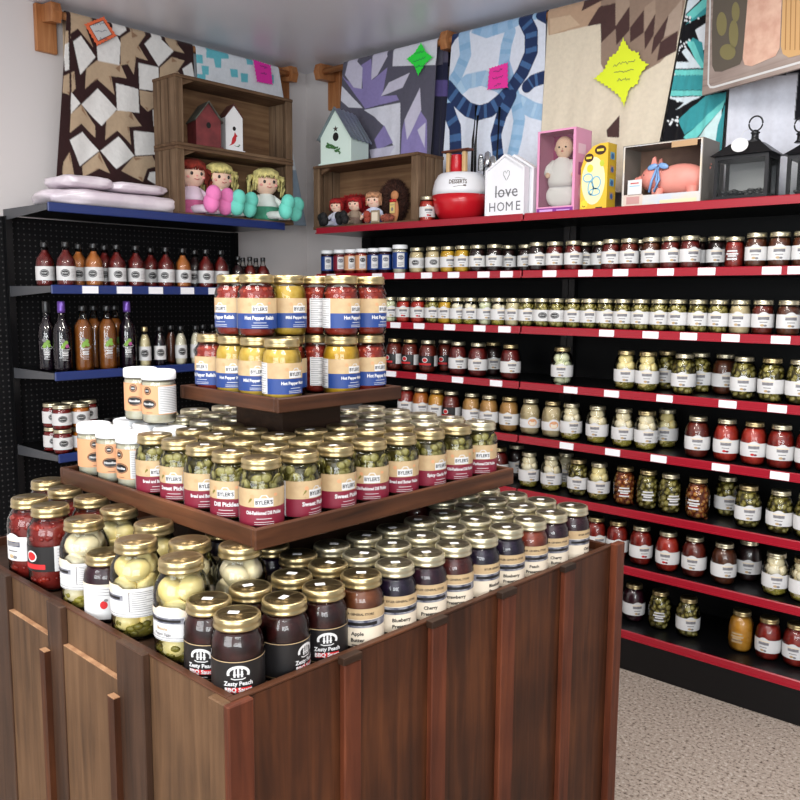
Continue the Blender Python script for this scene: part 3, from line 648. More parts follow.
blue_row([(32, 'sauce_bottle', 'dark_red', 'oval', 1, 'black', rb, ''), (40, 'sauce_bottle', 'dark_red', 'oval', 1, 'black', rb, ''), (49, 'sauce_bottle', 'dark_red', 'oval', 0, 'black', rb, ''), (65, 'sauce_bottle', 'dark_red', 'oval', 0, 'black', rb, ''), (79, 'sauce_bottle', 'orange_sauce', 'oval', 1, 'black', ob, ''),
    (94, 'sauce_bottle', 'orange_sauce', 'oval', 0, 'black', ob, ''), (105, 'sauce_bottle', 'dark_red', 'oval', 1, 'black', db, ''), (117, 'sauce_bottle', 'dark_red', 'oval', 0, 'black', db, ''), (136, 'sauce_bottle', 'dark_red', 'oval', 0, 'black', db, ''), (151, 'sauce_bottle', 'dark_red', 'oval', 1, 'black', db, ''),
    (166, 'sauce_bottle', 'dark_red', 'oval', 0, 'black', db, ''), (183, 'sauce_bottle', 'orange_sauce', 'oval', 0, 'black', ob, ''), (195, 'sauce_bottle', 'dark', 'oval', 1, 'black', db, ''), (206, 'sauce_bottle', 'dark_red', 'oval', 0, 'black', db, ''), (221, 'sauce_bottle', 'dark_red', 'oval', 0, 'black', db, ''),
    (238, 'small_bottle', 'dark', 'oval', 0, 'black', 'small dark bottle', ''), (243, 'small_bottle', 'dark', 'oval', 1, 'black', 'small dark bottle', ''), (250, 'small_bottle', 'dark_red', 'oval', 0, 'black', 'small dark bottle', ''), (256, 'small_bottle', 'dark', 'oval', 1, 'black', 'small dark bottle', ''), (263, 'small_bottle', 'dark_red', 'oval', 0, 'black', 'small dark bottle', ''),
    (269, 'small_bottle', 'dark', 'oval', 1, 'black', 'small dark bottle', ''), (276, 'small_bottle', 'dark', 'oval', 0, 'black', 'small dark bottle', '')], 'A', 'upper blue shelf', 'sauce_bottle')
blue_row([(48, 'wine_bottle', 'wine', 'fruit', 1, 'black', 'dark juice bottle', ''), (63, 'wine_bottle', 'wine', 'fruit', 0, 'foil', 'dark juice bottle with purple foil', 'p'), (84, 'cider_bottle', 'amber', 'fruit', 0, 'black', 'amber cider bottle', ''), (95, 'cider_bottle', 'amber', None, 1, 'black', 'amber cider bottle', ''), (108, 'cider_bottle', 'amber', 'fruit', 0, 'black', 'amber cider bottle', ''), (116, 'cider_bottle', 'amber', 'fruit', 1, 'black', 'amber cider bottle', ''),
    (128, 'wine_bottle', 'wine', 'fruit', 0, 'foil', 'dark juice bottle with purple foil', 'p'), (145, 'dressing_bottle', 'pale', 'oval', 0, 'cap_gold', 'cream dressing bottle', ''), (160, 'dressing_bottle', 'wine', 'oval', 0, 'black', 'dark dressing bottle', ''), (171, 'dressing_bottle', 'brown', None, 1, 'black', 'dark brown dressing bottle', ''), (181, 'dressing_bottle', 'white', 'oval', 0, 'black', 'white dressing bottle', ''), (196, 'dressing_bottle', 'white', 'oval', 0, 'black', 'white dressing bottle', ''),
    (204, 'dressing_bottle', 'dark', None, 1, 'black', 'dark dressing bottle', ''), (212, 'dressing_bottle', 'dark', None, 1, 'black', 'dark dressing bottle', '')], 'B', 'middle blue shelf', 'juice_bottle')
for lay, row in enumerate([[(17, 'jelly_red', 0), (25, 'jelly_red', 1), (32, 'jelly_orange', 0), (41, 'jelly_orange', 1), (53, 'jelly_red', 0), (69, 'jelly_orange', 0), (84, 'jelly_red', 0)], [(21, 'jelly_red', 0), (33, 'jelly_red', 1), (42, 'jelly_red', 1), (51, 'jelly_red', 1), (60, 'jelly_orange', 0)]]):
    P = []
    rr = {0: [], 1: []}
    for px, c, bk in row: rr[bk].append([y_at(px, XL-.06-.09*bk, BZ['C']+.06), c, bk, px])
    for q in rr.values():
        for _ in range(40):
            for a, b in zip(q, q[1:]):
                g = .084-(b[0]-a[0])
                if g > 0: a[0] -= g/2; b[0] += g/2
    for bk, q in rr.items():
        ym = 1.714
        for i, (y, c, _, px) in enumerate(q):
            y = max(y, ym); ym = y+.0845
            jar('squat_jar', c, 'oval', XL-.06-.09*bk, y, BZ['C']+.0125+.106*lay, 'jelly_jar', '%s jelly jar, %s from left, %s row, %s layer, lowest visible blue shelf' % ('red' if c == 'jelly_red' else 'orange', od(i+1), 'rear' if bk else 'front', ('lower', 'upper')[lay]), 'jar', 'jelly jars on the lowest visible blue shelf', 'silver', face=.1, var=0)
for i, px in enumerate([88, 97, 106, 115, 124, 133]):
    jar('squat_jar', 'dark', None, XL-.26, y_at(px, XL-.26, .88), BZ['C']+.0125, 'jelly_jar', 'dark jar with black lid, %s from left behind white-lidded jars, lowest visible blue shelf' % od(i+1), 'jar', 'black-lidded jars on the lowest visible blue shelf', 'black', var=0)

# ------------------------------------------------------------------ the tiered display stand
WFR = wood('stained_pine', (26, 13, 7), (62, 33, 18), (96, 54, 29), 'z', .5)
WPL = wood('left_face_pine', (58, 41, 28), (92, 67, 46), (114, 86, 61), 'z', .6)  # lighter, greyer pine tone used on the stand's left face
WRED = wood('red_stained_batten', (42, 18, 10), (82, 40, 24), (114, 60, 36), 'z', .5)
WRAW = mat('raw_pine_edge', (178, 138, 102), .6, rgb2=(140, 100, 70), nscale=40)
WTU = wood('tray_wood_along', (36, 19, 11), (72, 42, 26), (108, 66, 42), 'x', .42)
WTV = wood('tray_wood_across', (36, 19, 11), (72, 42, 26), (108, 66, 42), 'y', .42)
WDK = wood('dark_deck', (24, 14, 9), (44, 28, 18), (64, 42, 28), 'x', .55)
CX, CY = on_z(232, 700, .905)[:2]; RIM = .905; SU = 1.12
d1 = np.array([-math.sin(ISL), math.cos(ISL)]); d2 = np.array([-math.cos(ISL), -math.sin(ISL)])
def UV(p): q = np.array(p[:2])-np.array([CX, CY]); return float(q@d1), float(q@d2)
def W2(u, v): return CX+u*d1[0]+v*d2[0], CY+u*d1[1]+v*d2[1]
def face_u0(px, py):      # a point of the left face seen in a pixel -> (v, z)
    d = ray(px, py); n = np.array([d1[0], d1[1], 0]); t = ((np.array([CX, CY, 0])-CP)@n)/(d@n); P = CP+d*t; return UV(P)[1], P[2]
stand = thing('tiered_display_stand', 'square stained wooden display stand with two raised trays holding jars', 'display stand', (CX, CY, 0), PI/2+ISL)
TH = .012
MB().box(TH, TH, .862, SU-TH, SU-TH, .882).build('deck', WDK, stand)
# right face (v = 0)
MB().box(0, 0, 0, SU, TH, RIM-.004, 0, .002).build('side_panel', WFR, stand)
MB().box(SU-TH, TH, 0, SU, SU-TH, RIM-.004).build('side_panel', WFR, stand)
MB().box(0, SU-TH, 0, SU, SU, RIM-.004).build('side_panel', WFR, stand)
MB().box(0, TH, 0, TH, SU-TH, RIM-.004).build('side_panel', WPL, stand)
# cap strips on the rim
MB().box(-.002, -.002, RIM-.004, SU+.002, TH, RIM, 0, .001).build('rim_strip', WTU, stand)
MB().box(-.002, TH, RIM-.004, TH, SU, RIM, 0, .001).build('rim_strip', WTV, stand)
for a, b in [(339, 356), (427, 442), (497, 511), (560, 570)]:
    ua = UV(on_z(a, 700-.409*(a-232), RIM))[0]; ub = UV(on_z(b, 700-.409*(b-232), RIM))[0]
    MB().box(ua, -.014, 0, ub, 0, RIM-.012, 0, .002).build('batten', WRED, stand)
    MB().box(ua-.004, -.016, RIM-.012, ub, 0, RIM+.001, 0, .001).build('batten_cap', WDK, stand)
MB().box(-.016, -.014, 0, .030, 0, RIM-.002, 0, .002).build('corner_post', WRED, stand)
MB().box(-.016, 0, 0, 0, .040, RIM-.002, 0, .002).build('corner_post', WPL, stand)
ue = UV(on_z(612, 544.5, RIM))[0]
MB().box(ue-.012, -.020, 0, SU+.012, 0, RIM+.006, 0, .002).build('corner_post', WRED, stand)
def lv(px): return UV(on_z(px, 571+.567*px, RIM))[1]
bat = [(lv(64), lv(50)), (lv(147), lv(120)), (lv(9), lv(-14))]
zl = face_u0(66, 646)[1]; zl2 = face_u0(119, 682)[1]
print('ledge', zl, zl2, bat)
for a, b in bat: MB().box(-.014, a, 0, 0, b, RIM+.001, 0, .0015).build('batten', wood('dark_batten', (32, 21, 15), (60, 41, 30), (82, 58, 42), 'z', .5), stand)
for (a, b) in ((bat[1][1], bat[0][0]), (bat[0][1], bat[2][0])):      # lower boards with a pale cut top edge
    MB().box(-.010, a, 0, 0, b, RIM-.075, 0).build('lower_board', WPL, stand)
    MB().box(-.0101, a, RIM-.075, 0, b, RIM-.0735, 0).build('cut_edge', WRAW, stand)
for a, b in bat[:2]:
    w = .022; MB().box(-.026, b-w+.012, 0, -.014, b+.012, RIM-.10).build('splint', WFR, stand)
    MB().box(-.0262, b-w+.012, RIM-.10, -.014, b+.012, RIM-.0985).build('cut_edge', WRAW, stand)
def tray(u0, s, zb, zf, zt, v0=None, TH=TH):
    v0 = u0 if v0 is None else v0
    t = MB().box(u0+TH, v0+TH, zb+.002, u0+s-TH, v0+s-TH, zf).build('tray', WDK, stand)
    MB().box(u0, v0, zb, u0+s, v0+TH, zt, 0, .002).build('lip_board', WTU, t)
    MB().box(u0, v0+s-TH, zb, u0+s, v0+s, zt, 0, .002).build('lip_board', WTU, t)
    MB().box(u0, v0+TH, zb, u0+TH, v0+s-TH, zt, 0, .002).build('lip_board', WTV, t)
    MB().box(u0+s-TH, v0+TH, zb, u0+s, v0+s-TH, zt, 0, .002).build('lip_board', WTV, t)
TH = .016; TU, TS, TF = .180, .765, 1.076
PU, PV, PS, PF, PT = .390, .380, .372, 1.273, .014
tray(TU, TS, 1.052, TF, 1.091); tray(PU, PS, 1.256, PF, 1.287, PV, PT)
MB().box(.36, .36, .882, .76, .76, 1.054).build('riser', WDK, stand)
MB().box(.485, .485, TF, .66, .66, 1.258).build('riser', WDK, stand)

# jars on the cabinet deck
ZD = .8825
pres = {}
names = ['Blueberry', 'Cherry', 'Strawberry', 'Peach', 'Cherry']
rr_u = [.0535+.0865*k for k in range(12)]
front = [('bbq', 'bbq', 'Zesty Peach', ''), ('bbq', 'bbq', '', ''), ('bbq', 'bbq', '', ''), ('apple', 'store', 'Apple', 'Butter'), ('blueberry', 'store', 'Blueberry', 'Preserves'), ('cherry', 'store', 'Cherry', 'Preserves'), ('strawberry', 'store', 'Strawberry', 'Preserves'),
         ('blueberry', 'store', 'Blueberry', 'Preserves'), ('blueberry', 'store', 'Blueberry', 'Preserves'), ('peach', 'store', 'Peach', 'Preserves'), ('cherry', 'store', 'Cherry', 'Butter'), ('purple', 'store', 'Cherry', 'Butter'), ('purple', 'store', 'Cherry', 'Butter')]
dsc = {'bbq': 'dark barbecue sauce jar with black label', 'apple': 'brown apple butter jar', 'blueberry': 'blue-black preserve jar', 'cherry': 'dark cherry preserve jar', 'strawberry': 'dark red strawberry preserve jar', 'peach': 'orange-red peach preserve jar', 'purple': 'dark purple jelly jar'}
fang = [.0, .95, .15, -.15, .35, .25, .15, .95, .35, .3, .35, 1.1, .4]
frng = [(.062, .058)]
for r_i in range(6):
    v = .0545+.0845*r_i
    for k, u in enumerate(rr_u):
        if r_i >= 1 and k == 0: continue
        if r_i >= 2 and k <= 2: continue
        if r_i >= 3 and k <= 1: continue
        if .32 < v+.04 and .32 < u < .80: continue
        uu, vv = u+(random.uniform(-.003, .003)), v+random.uniform(-.0008, .0008)
        if r_i == 0 and k > 0: vv += [0, 0, 0, 0, .0, .002, .001, .004, .008, 0, 0, .01, .008][k]*.0
        x, y = W2(uu, vv)
        if r_i == 0: c, lb, t1, t2 = front[k]
        elif r_i == 1 and k < 4: c, lb, t1, t2 = front[k] if k < 3 else ('apple', 'store', 'Apple', 'Butter')
        else:
            c = random.choice(['blueberry', 'cherry', 'strawberry', 'blueberry', 'purple']); lb = 'store'; t1, t2 = random.choice(names), 'Preserves'
            if k == 3 and r_i < 3: c, t1, t2 = 'apple', 'Apple', 'Butter'
        if lb == 'bbq': t1 = ''
        txt = '%s, %s from near corner, %s' % (dsc[c].replace(' with black label', ''), od(k+1), 'along right rim' if r_i == 0 else '%s row from right rim' % od(r_i+1))
        jar('pint', c, lb, x, y, ZD, 'sauce_jar' if c == 'bbq' else 'preserve_jar', txt, 'jar', 'gold-lidded pint jars on the stand, right side', 'gold' if k < 4 else 'silver', face=(fang[k] if r_i == 0 else random.uniform(-.5, .8)), sticker=True, t1=t1, t2=t2)
LQ = [  # (px, py of the lid, shape, contents, label, lid height, words, face)
 (200, 607, 'pint', 'bbq', 'bbq', 'dark barbecue sauce jar with black label beside the corner jar, left rim', -.35, 'sauce_jar'),
 (177, 561, 'quart', 'eggs_yellow', 'farm', 'large jar of eggs over banana peppers, nearest to the sauce jars', .15, 'egg_jar'),
 (131, 547, 'quart', 'eggs_yellow', 'farm', 'large jar of yellowish eggs, between the small berry jar and banana pepper jar', -.45, 'egg_jar'),
 (103, 552, 'pint', 'purple', 'berry', 'small dark red jar with a berry on its white label, between large egg jars', .0, 'preserve_jar'),
 (77, 522, 'quart', 'eggs', 'farm', 'large jar of white eggs, left rim, next to the red salsa', -.5, 'egg_jar'),
 (41, 508, 'quart', 'red_chunks', 'blackred', 'large red salsa jar with black and white label, left rim beside the white eggs', -.3, 'salsa_jar'),
 (18, 500, 'quart', 'red_chunks', 'white', 'large red salsa jar at the left picture edge, front row', -.9, 'salsa_jar'),
 (238, 553, 'quart', 'eggs', 'farm', 'large jar of eggs in the second row behind the sauce jars', 1.2, 'egg_jar'),
 (204, 545, 'quart', 'eggs', 'farm', 'jar of eggs under the lower tray, second row, behind the banana pepper jar', 2.4, 'egg_jar'),
 (153, 524, 'quart', 'eggs_yellow', 'farm', 'jar of yellow eggs, second row, half under the lower tray', 2.4, 'egg_jar'),
 (115, 510, 'quart', 'eggs_yellow', 'farm', 'jar of yellowish eggs, second row behind the white eggs', 2.2, 'egg_jar'),
 (86, 499, 'quart', 'red_chunks', 'white', 'brown-red salsa jar, second row under the tray corner', 2.0, 'salsa_jar'),
 (62, 490, 'quart', 'red_chunks', 'white', 'red salsa jar, second row, right of the farthest salsa jar', 2.0, 'salsa_jar'),
 (48, 481, 'quart', 'red_chunks', 'white', 'red salsa jar farthest back on the left side of the stand', 2.0, 'salsa_jar'),
]
P = []; RS = []
for q in LQ:
    zz = ZD+SH[q[2]]['h']-.003; P.append(list(UV(on_z(q[0], q[1], zz)))); RS.append(.0488 if q[2] == 'quart' else .042)
P[0] = [.0535, .1385]
fixed = [(rr_u[1], .0545+.0845), (rr_u[3], .0545+.0845*2), (rr_u[2], .0545+.0845), (rr_u[0], .0545)]
allP = P+[list(f) for f in fixed]; RR = RS+[.0415]*4; nP = len(P)
for i in range(nP):      # too close to the rim: slide back along the line of sight
    dd = .0125+RR[i]-min(allP[i][0], 9)
    if dd > 0 and allP[i][1] < .4: allP[i][0] += dd; allP[i][1] += dd*.9
for _ in range(200):
    for i in range(nP):
        for j in range(len(allP)):
            if i == j: continue
            dx, dy = allP[i][0]-allP[j][0], allP[i][1]-allP[j][1]; d = math.hypot(dx, dy); m = RR[i]+RR[j]+.0005
            if d < m: q = (m-d)/d*(.5 if j < nP else 1); allP[i][0] += dx*q; allP[i][1] += dy*q
        lo = .012+RR[i]+.001; allP[i][0] = max(allP[i][0], lo); allP[i][1] = max(min(allP[i][1], SU-lo), lo)
for q, (u, v) in zip(LQ, allP):
    print('LQ', q[:2], round(u, 3), round(v, 3))
    x, y = W2(u, v); jar(q[2], q[3], q[4], x, y, ZD, q[7], q[5], 'jar', None, 'gold', face=q[6], sticker=(q[2] == 'pint' and q[3] == 'bbq'), gm=GLASS2 if q[2] == 'quart' else None, t1='Banana' if q[0] == 177 else '', t2='Pepper Eggs' if q[0] == 177 else '')

# pickle jars on the lower tray
pk = ['Sweet Pickles', 'Old-Fashioned Dill Pickles', 'Bread and Butter Pickles', 'Dill Pickles', 'Spicy Garlic Pickles']
g0 = TU+TH+.0435; gs = (TS-2*TH-.087)/7; nvis = 0
seq = {(0, 0): 1, (1, 0): 0, (2, 0): 0, (3, 0): 1, (4, 0): 2, (5, 0): 4, (6, 0): 1, (7, 0): 1, (0, 1): 3, (0, 2): 2, (0, 3): 0, (0, 4): 2}
fa = {(0, 0): .1, (1, 0): .85, (2, 0): .7, (3, 0): .15, (4, 0): .3, (5, 0): .8, (6, 0): .4, (0, 1): -.3, (0, 2): .1, (0, 3): -.35, (0, 4): .15}
for i in range(8):
    for j in range(8):
        u, v = g0+gs*i, g0+gs*j
        if i in (3, 4) and j in (3, 4): continue
        if i >= 5 and j >= 5: continue                       # hidden behind the riser and the upper tray
        if i == 0 and j >= 5 or (i == 1 and j >= 5) : continue     # white-lidded jars stand here
        x, y = W2(u+random.uniform(-.0015, .0015), v+random.uniform(-.0015, .0015)); nvis += 1
        w = 'at the near corner of the lower tray' if (i, j) == (0, 0) else ('%s from the near corner along the right edge, lower tray' % od(i+1) if j == 0 else ('%s from the near corner along the left edge, lower tray' % od(j+1) if i == 0 else '%s row from right edge, %s from left, lower tray' % (od(j+1), od(i+1))))
        jar('pint', 'pickle', 'red', x, y, TF+.0005, 'pickle_jar', 'burgundy-labelled pickle jar '+w, 'jar', 'pickle jars on the lower tray', 'silver' if i+j > 6 else 'gold', face=fa.get((i, j), random.uniform(-.5, .7)), sticker=((i+j) % 3 != 0), t1=pk[seq.get((i, j), random.randrange(5))])
# white-lidded tubs at the far left end of the lower tray
WJ = [(128, 430, 1), (111, 425, 1), (98, 420, 1), (141, 418, 1), (122, 412, 1), (158, 374, 2), (143, 368, 2), (108, 412, 1), (186, 421, 1)]
zt = TF+.0005
pos = [(0, 5), (0, 6), (0, 7), (1, 5), (1, 6), (1, 7)]
ja = 0
for (i, j), w in zip([(0, 5), (0, 6), (0, 7), (1, 5), (1, 6), (1, 7)], ['nearest the pickle jars, front row', 'second in front row', 'outermost in front row', 'nearest the pickle jars, rear row', 'second in rear row', 'outermost in rear row']):
    u, v = g0+gs*i, g0+gs*j; x, y = W2(u, v)
    jar('plastic_jar', 'white', 'kraft', x, y, zt, 'noodle_mix_jar', 'white-lidded jar with kraft label, '+w+', lower tray', 'jar', 'white-lidded jars with kraft labels', 'white', face=(-.55, .1, .35, .2, .3, .2)[ja], var=0); ja += 1
for (i, j), w, fc in (((1, 5.5), 'nearer', -.35), ((1, 6.38), 'farther', -.1)):
    x, y = W2(g0+gs*i, g0+gs*j)
    jar('plastic_jar', 'white', 'kraft', x, y, zt+.1225+.0065, 'noodle_mix_jar', 'white-lidded kraft-label jar stacked on top of the others, the %s of the two' % w, 'jar', 'stacked white-lidded jars', 'white', face=fc, var=0)
# relish and mustard jars on the upper tray, two layers
q0 = PU+PT+.0428; r0 = PV+PT+.0428; qs = (PS-2*PT-.0856)/3
U1 = [((0, 0), 'mustard', 'Hot Pepper Mustard', .75, 'at the near corner'), ((0, 1), 'mustard', 'Mild Pepper Mustard', .0, 'second along the left edge'), ((0, 2), 'mustard', 'Hot Pepper Mustard', -.1, 'third along the left edge'), ((0, 3), 'relish', 'Hot Pepper Relish', -.7, 'leftmost'),
      ((2, 1), 'relish', 'Hot Pepper Relish', 1.9, 'white panel forward'), ((2, 0), 'yellow', 'Hot Pepper Mustard', .8, 'third along the right edge'), ((3, 0), 'relish', 'Hot Pepper Relish', .75, 'rightmost'), ((3, 3), 'relish', 'Hot Pepper Relish', 0, 'at the far corner'), ((1, 1), 'relish', 'Hot Pepper Relish', 0, 'hidden behind the front jars'), ((2, 2), 'relish', 'Mild Pepper Relish', 0, 'in the third row')]
U2 = [((0, 1), 'relish', 'Hot Pepper Relish', .15, 'the wide one second from left'), ((0, 2), 'relish', 'Hot Pepper Relish', -.8, 'leftmost'), ((1, 1), 'mustard', 'Mild Pepper Mustard', .7, 'the only yellow one'), ((2, 1), 'relish', 'Hot Pepper Relish', 1.9, 'white panel forward'), ((2, 0), 'relish', 'Hot Pepper Relish', .95, 'fifth from left'), ((3, 0), 'relish', 'Hot Pepper Relish', 1.0, 'rightmost')]
for lay, UU in ((0, U1), (1, U2)):
    for (i, j), c, t1, fc, w in UU:
        x, y = W2(q0+qs*i, r0+qs*j)
        jar('tall_pint', c, 'blue', x, y, PF+.0005+.1355*lay, 'relish_jar', '%s, %s layer on upper tray, %s' % ({'mustard': 'pale yellow mustard jar', 'yellow': 'golden mustard jar', 'relish': 'red relish jar'}[c], ('lower', 'upper')[lay], w), 'jar', 'blue-labelled jars on the upper tray', 'gold', face=fc, t1=t1, var=0)

# ------------------------------------------------------------------ quilts
def fabric(name, bump=.35):
    if name in MT: return MT[name]
    m = bpy.data.materials.new(name); m.use_nodes = True; MT[name] = m; nt = m.node_tree; b = nt.nodes['Principled BSDF']
    b.inputs['Roughness'].default_value = .9; b.inputs['Specular IOR Level'].default_value = .15; b.inputs['Sheen Weight'].default_value = .15
    at = nt.nodes.new('ShaderNodeAttribute'); at.attribute_name = 'cloth'; tc = nt.nodes.new('ShaderNodeTexCoord')
    n = nt.nodes.new('ShaderNodeTexNoise'); n.inputs['Scale'].default_value = 55; n.inputs['Detail'].default_value = 3
    nt.links.new(tc.outputs['Object'], n.inputs['Vector'])
    mr = nt.nodes.new('ShaderNodeMapRange'); mr.inputs['From Min'].default_value = .3; mr.inputs['From Max'].default_value = .7; mr.inputs['To Min'].default_value = .95; mr.inputs['To Max'].default_value = 1.04
    nt.links.new(n.outputs['Fac'], mr.inputs['Value'])
    mx = nt.nodes.new('ShaderNodeVectorMath'); mx.operation = 'SCALE'; nt.links.new(at.outputs['Color'], mx.inputs[0]); nt.links.new(mr.outputs[0], mx.inputs['Scale'])
    nt.links.new(mx.outputs[0], b.inputs['Base Color'])
    n2 = nt.nodes.new('ShaderNodeTexNoise'); n2.inputs['Scale'].default_value = 22; nt.links.new(tc.outputs['Object'], n2.inputs['Vector'])
    bp = nt.nodes.new('ShaderNodeBump'); bp.inputs['Strength'].default_value = bump; bp.inputs['Distance'].default_value = .01
    nt.links.new(n2.outputs['Fac'], bp.inputs['Height']); nt.links.new(bp.outputs[0], b.inputs['Normal']); return m
FAB = fabric('quilted_cotton')
def inside(poly, X, Y):
    c = np.zeros(X.shape, bool); n = len(poly)
    for i in range(n):
        x1, y1 = poly[i]; x2, y2 = poly[(i+1) % n]
        if y1 == y2: continue
        q = ((y1 > Y) != (y2 > Y)) & (X < (x2-x1)*(Y-y1)/(y2-y1)+x1); c ^= q
    return c
ZR = 2.765
def quilt(name_label, cat_, group, side, depth, corners, shapes, base, N=210, Mr=230, back=.35, wave=.006, backbase=None, bands=None):
    """cloth hung over the rail: front panel, roll over the top, back panel; the patches are laid out on the cloth's own plane"""
    def onp(p):
        q = on_y(p[0], p[1], depth) if side == 'r' else on_x(p[0], p[1], depth)
        return (q[0] if side == 'r' else q[1], q[2])
    TL, TR, BR_, BL = [np.array(onp(c)) for c in corners]; TL[1] = TR[1] = ZR
    polys = []
    for s in shapes:
        kind, colr, pts = s[0], np.array(lin(s[1])[:3]), s[2]
        if kind == 'p': polys.append(('p', colr, [onp(p) for p in pts], 0))
        else:
            pp = [onp(p) for p in pts]; sc = np.linalg.norm(np.array(onp((pts[0][0]+10, pts[0][1])))-np.array(onp(pts[0])))/10
            polys.append((kind, colr, pp, s[3]*sc/2))
    S_, T_2 = np.meshgrid(np.linspace(0, 1, N), np.linspace(0, 1, Mr))
    def pos(S, T):
        a = TL[0]*(1-S)+TR[0]*S; b = BL[0]*(1-S)+BR_[0]*S
        za = TL[1]*(1-S)+TR[1]*S; zb = BL[1]*(1-S)+BR_[1]*S
        return a*(1-T)+b*T, za*(1-T)+zb*T
    def colour(A, Z):
        C = np.empty(A.shape+(3,)); C[:] = np.array(lin(base)[:3])
        for kd, cc, pp, w in polys:
            if kd == 'p': C[inside(pp, A, Z)] = cc
            else:
                m = np.zeros(A.shape, bool)
                for (x1, y1), (x2, y2) in zip(pp, pp[1:]):
                    dx, dy = x2-x1, y2-y1; t0 = ((A-x1)*dx+(Z-y1)*dy)/(dx*dx+dy*dy+1e-12); t = np.clip(t0, 0, 1)
                    m |= (np.hypot(A-x1-t*dx, Z-y1-t*dy) < w) & ((t0 >= -.02) & (t0 <= 1.02) | (kd == 's'))
                C[m] = cc
        return C
    A, Z = pos(S_, T_2); da = (TR[0]-TL[0])/N*.25; dz = (TL[1]-BL[1])/Mr*.25
    C = sum(colour(A+q*da, Z+r*dz) for q, r in ((-1, -1), (1, -1), (-1, 1), (1, 1)))/4
    off = wave*(np.sin(S_*17+T_2*2)*T_2+.5*np.sin(S_*41+T_2*5)*T_2)
    sgn = -1 if side == 'r' else 1
    rows = [(A[i], Z[i], off[i], C[i]) for i in range(Mr)]
    top = []; R = .024
    for k in range(1, 9):
        t = PI*k/8
        top.append((A[0], Z[0]+R*math.sin(t), -R+R*math.cos(t), C[0]))
    bk = []; bb = np.array(lin(backbase or base)[:3])
    for k in range(1, 7):
        cc = np.empty_like(C[0]); cc[:] = bb if not bands else np.array(lin(bands[k % len(bands)])[:3])
        bk.append((A[0], Z[0]-back*k/6, np.full(N, -2*R), cc))
    rows = list(reversed(bk))+list(reversed(top))+rows
    nr = len(rows); V = np.zeros((nr, N, 3)); CC = np.ones((nr, N, 4), np.float32)
    for i, (a, z, o, c) in enumerate(rows):
        n_ = depth+(o if side == 'l' else -o) if True else 0
        if side == 'r': V[i, :, 0] = a; V[i, :, 1] = depth-np.asarray(o); V[i, :, 2] = z
        else: V[i, :, 1] = a; V[i, :, 0] = depth+np.asarray(o); V[i, :, 2] = z
        CC[i, :, :3] = c
    me = bpy.data.meshes.new('quilt'); idx = np.arange(nr*N).reshape(nr, N)
    f = np.stack([idx[:-1, :-1], idx[1:, :-1], idx[1:, 1:], idx[:-1, 1:]], -1).reshape(-1, 4)
    me.from_pydata(V.reshape(-1, 3).tolist(), [], f.tolist())
    at = me.color_attributes.new('cloth', 'FLOAT_COLOR', 'POINT'); at.data.foreach_set('color', CC.reshape(-1))
    me.polygons.foreach_set('use_smooth', np.ones(len(me.polygons), bool)); me.materials.append(FAB)
    o = link(bpy.data.objects.new('quilt', me)); tag(o, name_label, cat_, group)
    so = o.modifiers.new('thickness', 'SOLIDIFY'); so.thickness = .004; so.offset = -1 if side == 'r' else -1
    return o
def cp(x0, y0, k, pts): return [(x0+p[0]/k, y0+p[1]/k) for p in pts]
XQ, YQ = -3.845, 3.40
q = lambda pts: cp(60, 0, 4.21, pts)
Wq, Tq, T2, Bq = (232, 230, 226), (188, 164, 136), (150, 118, 92), (52, 30, 30)
Q1 = []
for pts in ([(45, 40), (150, 75), (110, 120), (140, 200), (75, 120), (46, 140)], [(255, 160), (300, 130), (365, 140), (330, 190), (370, 255), (320, 240), (310, 315), (285, 270), (255, 275)],
            [(155, 255), (255, 270), (280, 330), (215, 320), (230, 400), (155, 330), (105, 375), (110, 290)], [(440, 165), (490, 180), (525, 225), (470, 210)], [(420, 285), (470, 240), (525, 255), (495, 300), (530, 340), (440, 345), (420, 370)],
            [(335, 380), (400, 390), (415, 440), (370, 470), (340, 440)], [(45, 480), (90, 440), (150, 530), (150, 580), (90, 520), (40, 560)], [(240, 465), (300, 470), (345, 530), (290, 535), (300, 610), (240, 550), (190, 590), (195, 500)],
            [(95, 700), (165, 640), (210, 730), (165, 710), (100, 745)], [(255, 720), (310, 660), (390, 655), (410, 700), (370, 710), (350, 765), (300, 740)], [(10, 690), (40, 640), (60, 740), (10, 760)], [(20, 130), (45, 130), (45, 175), (18, 200)], [(15, 320), (60, 300), (66, 372), (40, 400), (10, 390)]):
    Q1.append(('p', Tq, q(pts))); cx = sum(p[0] for p in pts)/len(pts); cy = sum(p[1] for p in pts)/len(pts)
    for a, b in zip(pts[1::2], pts[2::2]): Q1.append(('p', T2, q([((a[0]*2+cx)/3, (a[1]*2+cy)/3), a, ((a[0]+b[0])/2*.8+cx*.2, (a[1]+b[1])/2*.8+cy*.2)])))
for pts in ([(55, 175), (88, 150), (150, 240), (85, 315)], [(155, 195), (240, 150), (255, 180), (250, 275), (160, 255)], [(355, 185), (400, 140), (478, 215), (415, 280)], [(330, 265), (415, 283), (418, 385), (335, 375)], [(235, 350), (330, 375), (335, 475), (240, 465)],
            [(90, 440), (160, 372), (240, 460), (175, 530)], [(45, 385), (85, 435), (45, 480)], [(40, 590), (95, 555), (165, 635), (85, 700)], [(170, 635), (245, 575), (315, 655), (235, 712)], [(310, 550), (410, 560), (405, 650), (318, 655)], [(390, 462), (420, 460), (425, 545), (395, 530)],
            [(370, 755), (380, 725), (425, 720), (425, 790)], [(225, 95), (300, 112), (250, 150), (215, 140)], [(515, 290), (555, 262), (570, 345), (530, 340)], [(14, 190), (44, 175), (46, 290), (20, 300)], [(300, 95), (360, 110), (390, 135), (340, 130)], [(405, 128), (480, 150), (470, 170), (420, 150)]):
    Q1.append(('p', Wq, q(pts)))
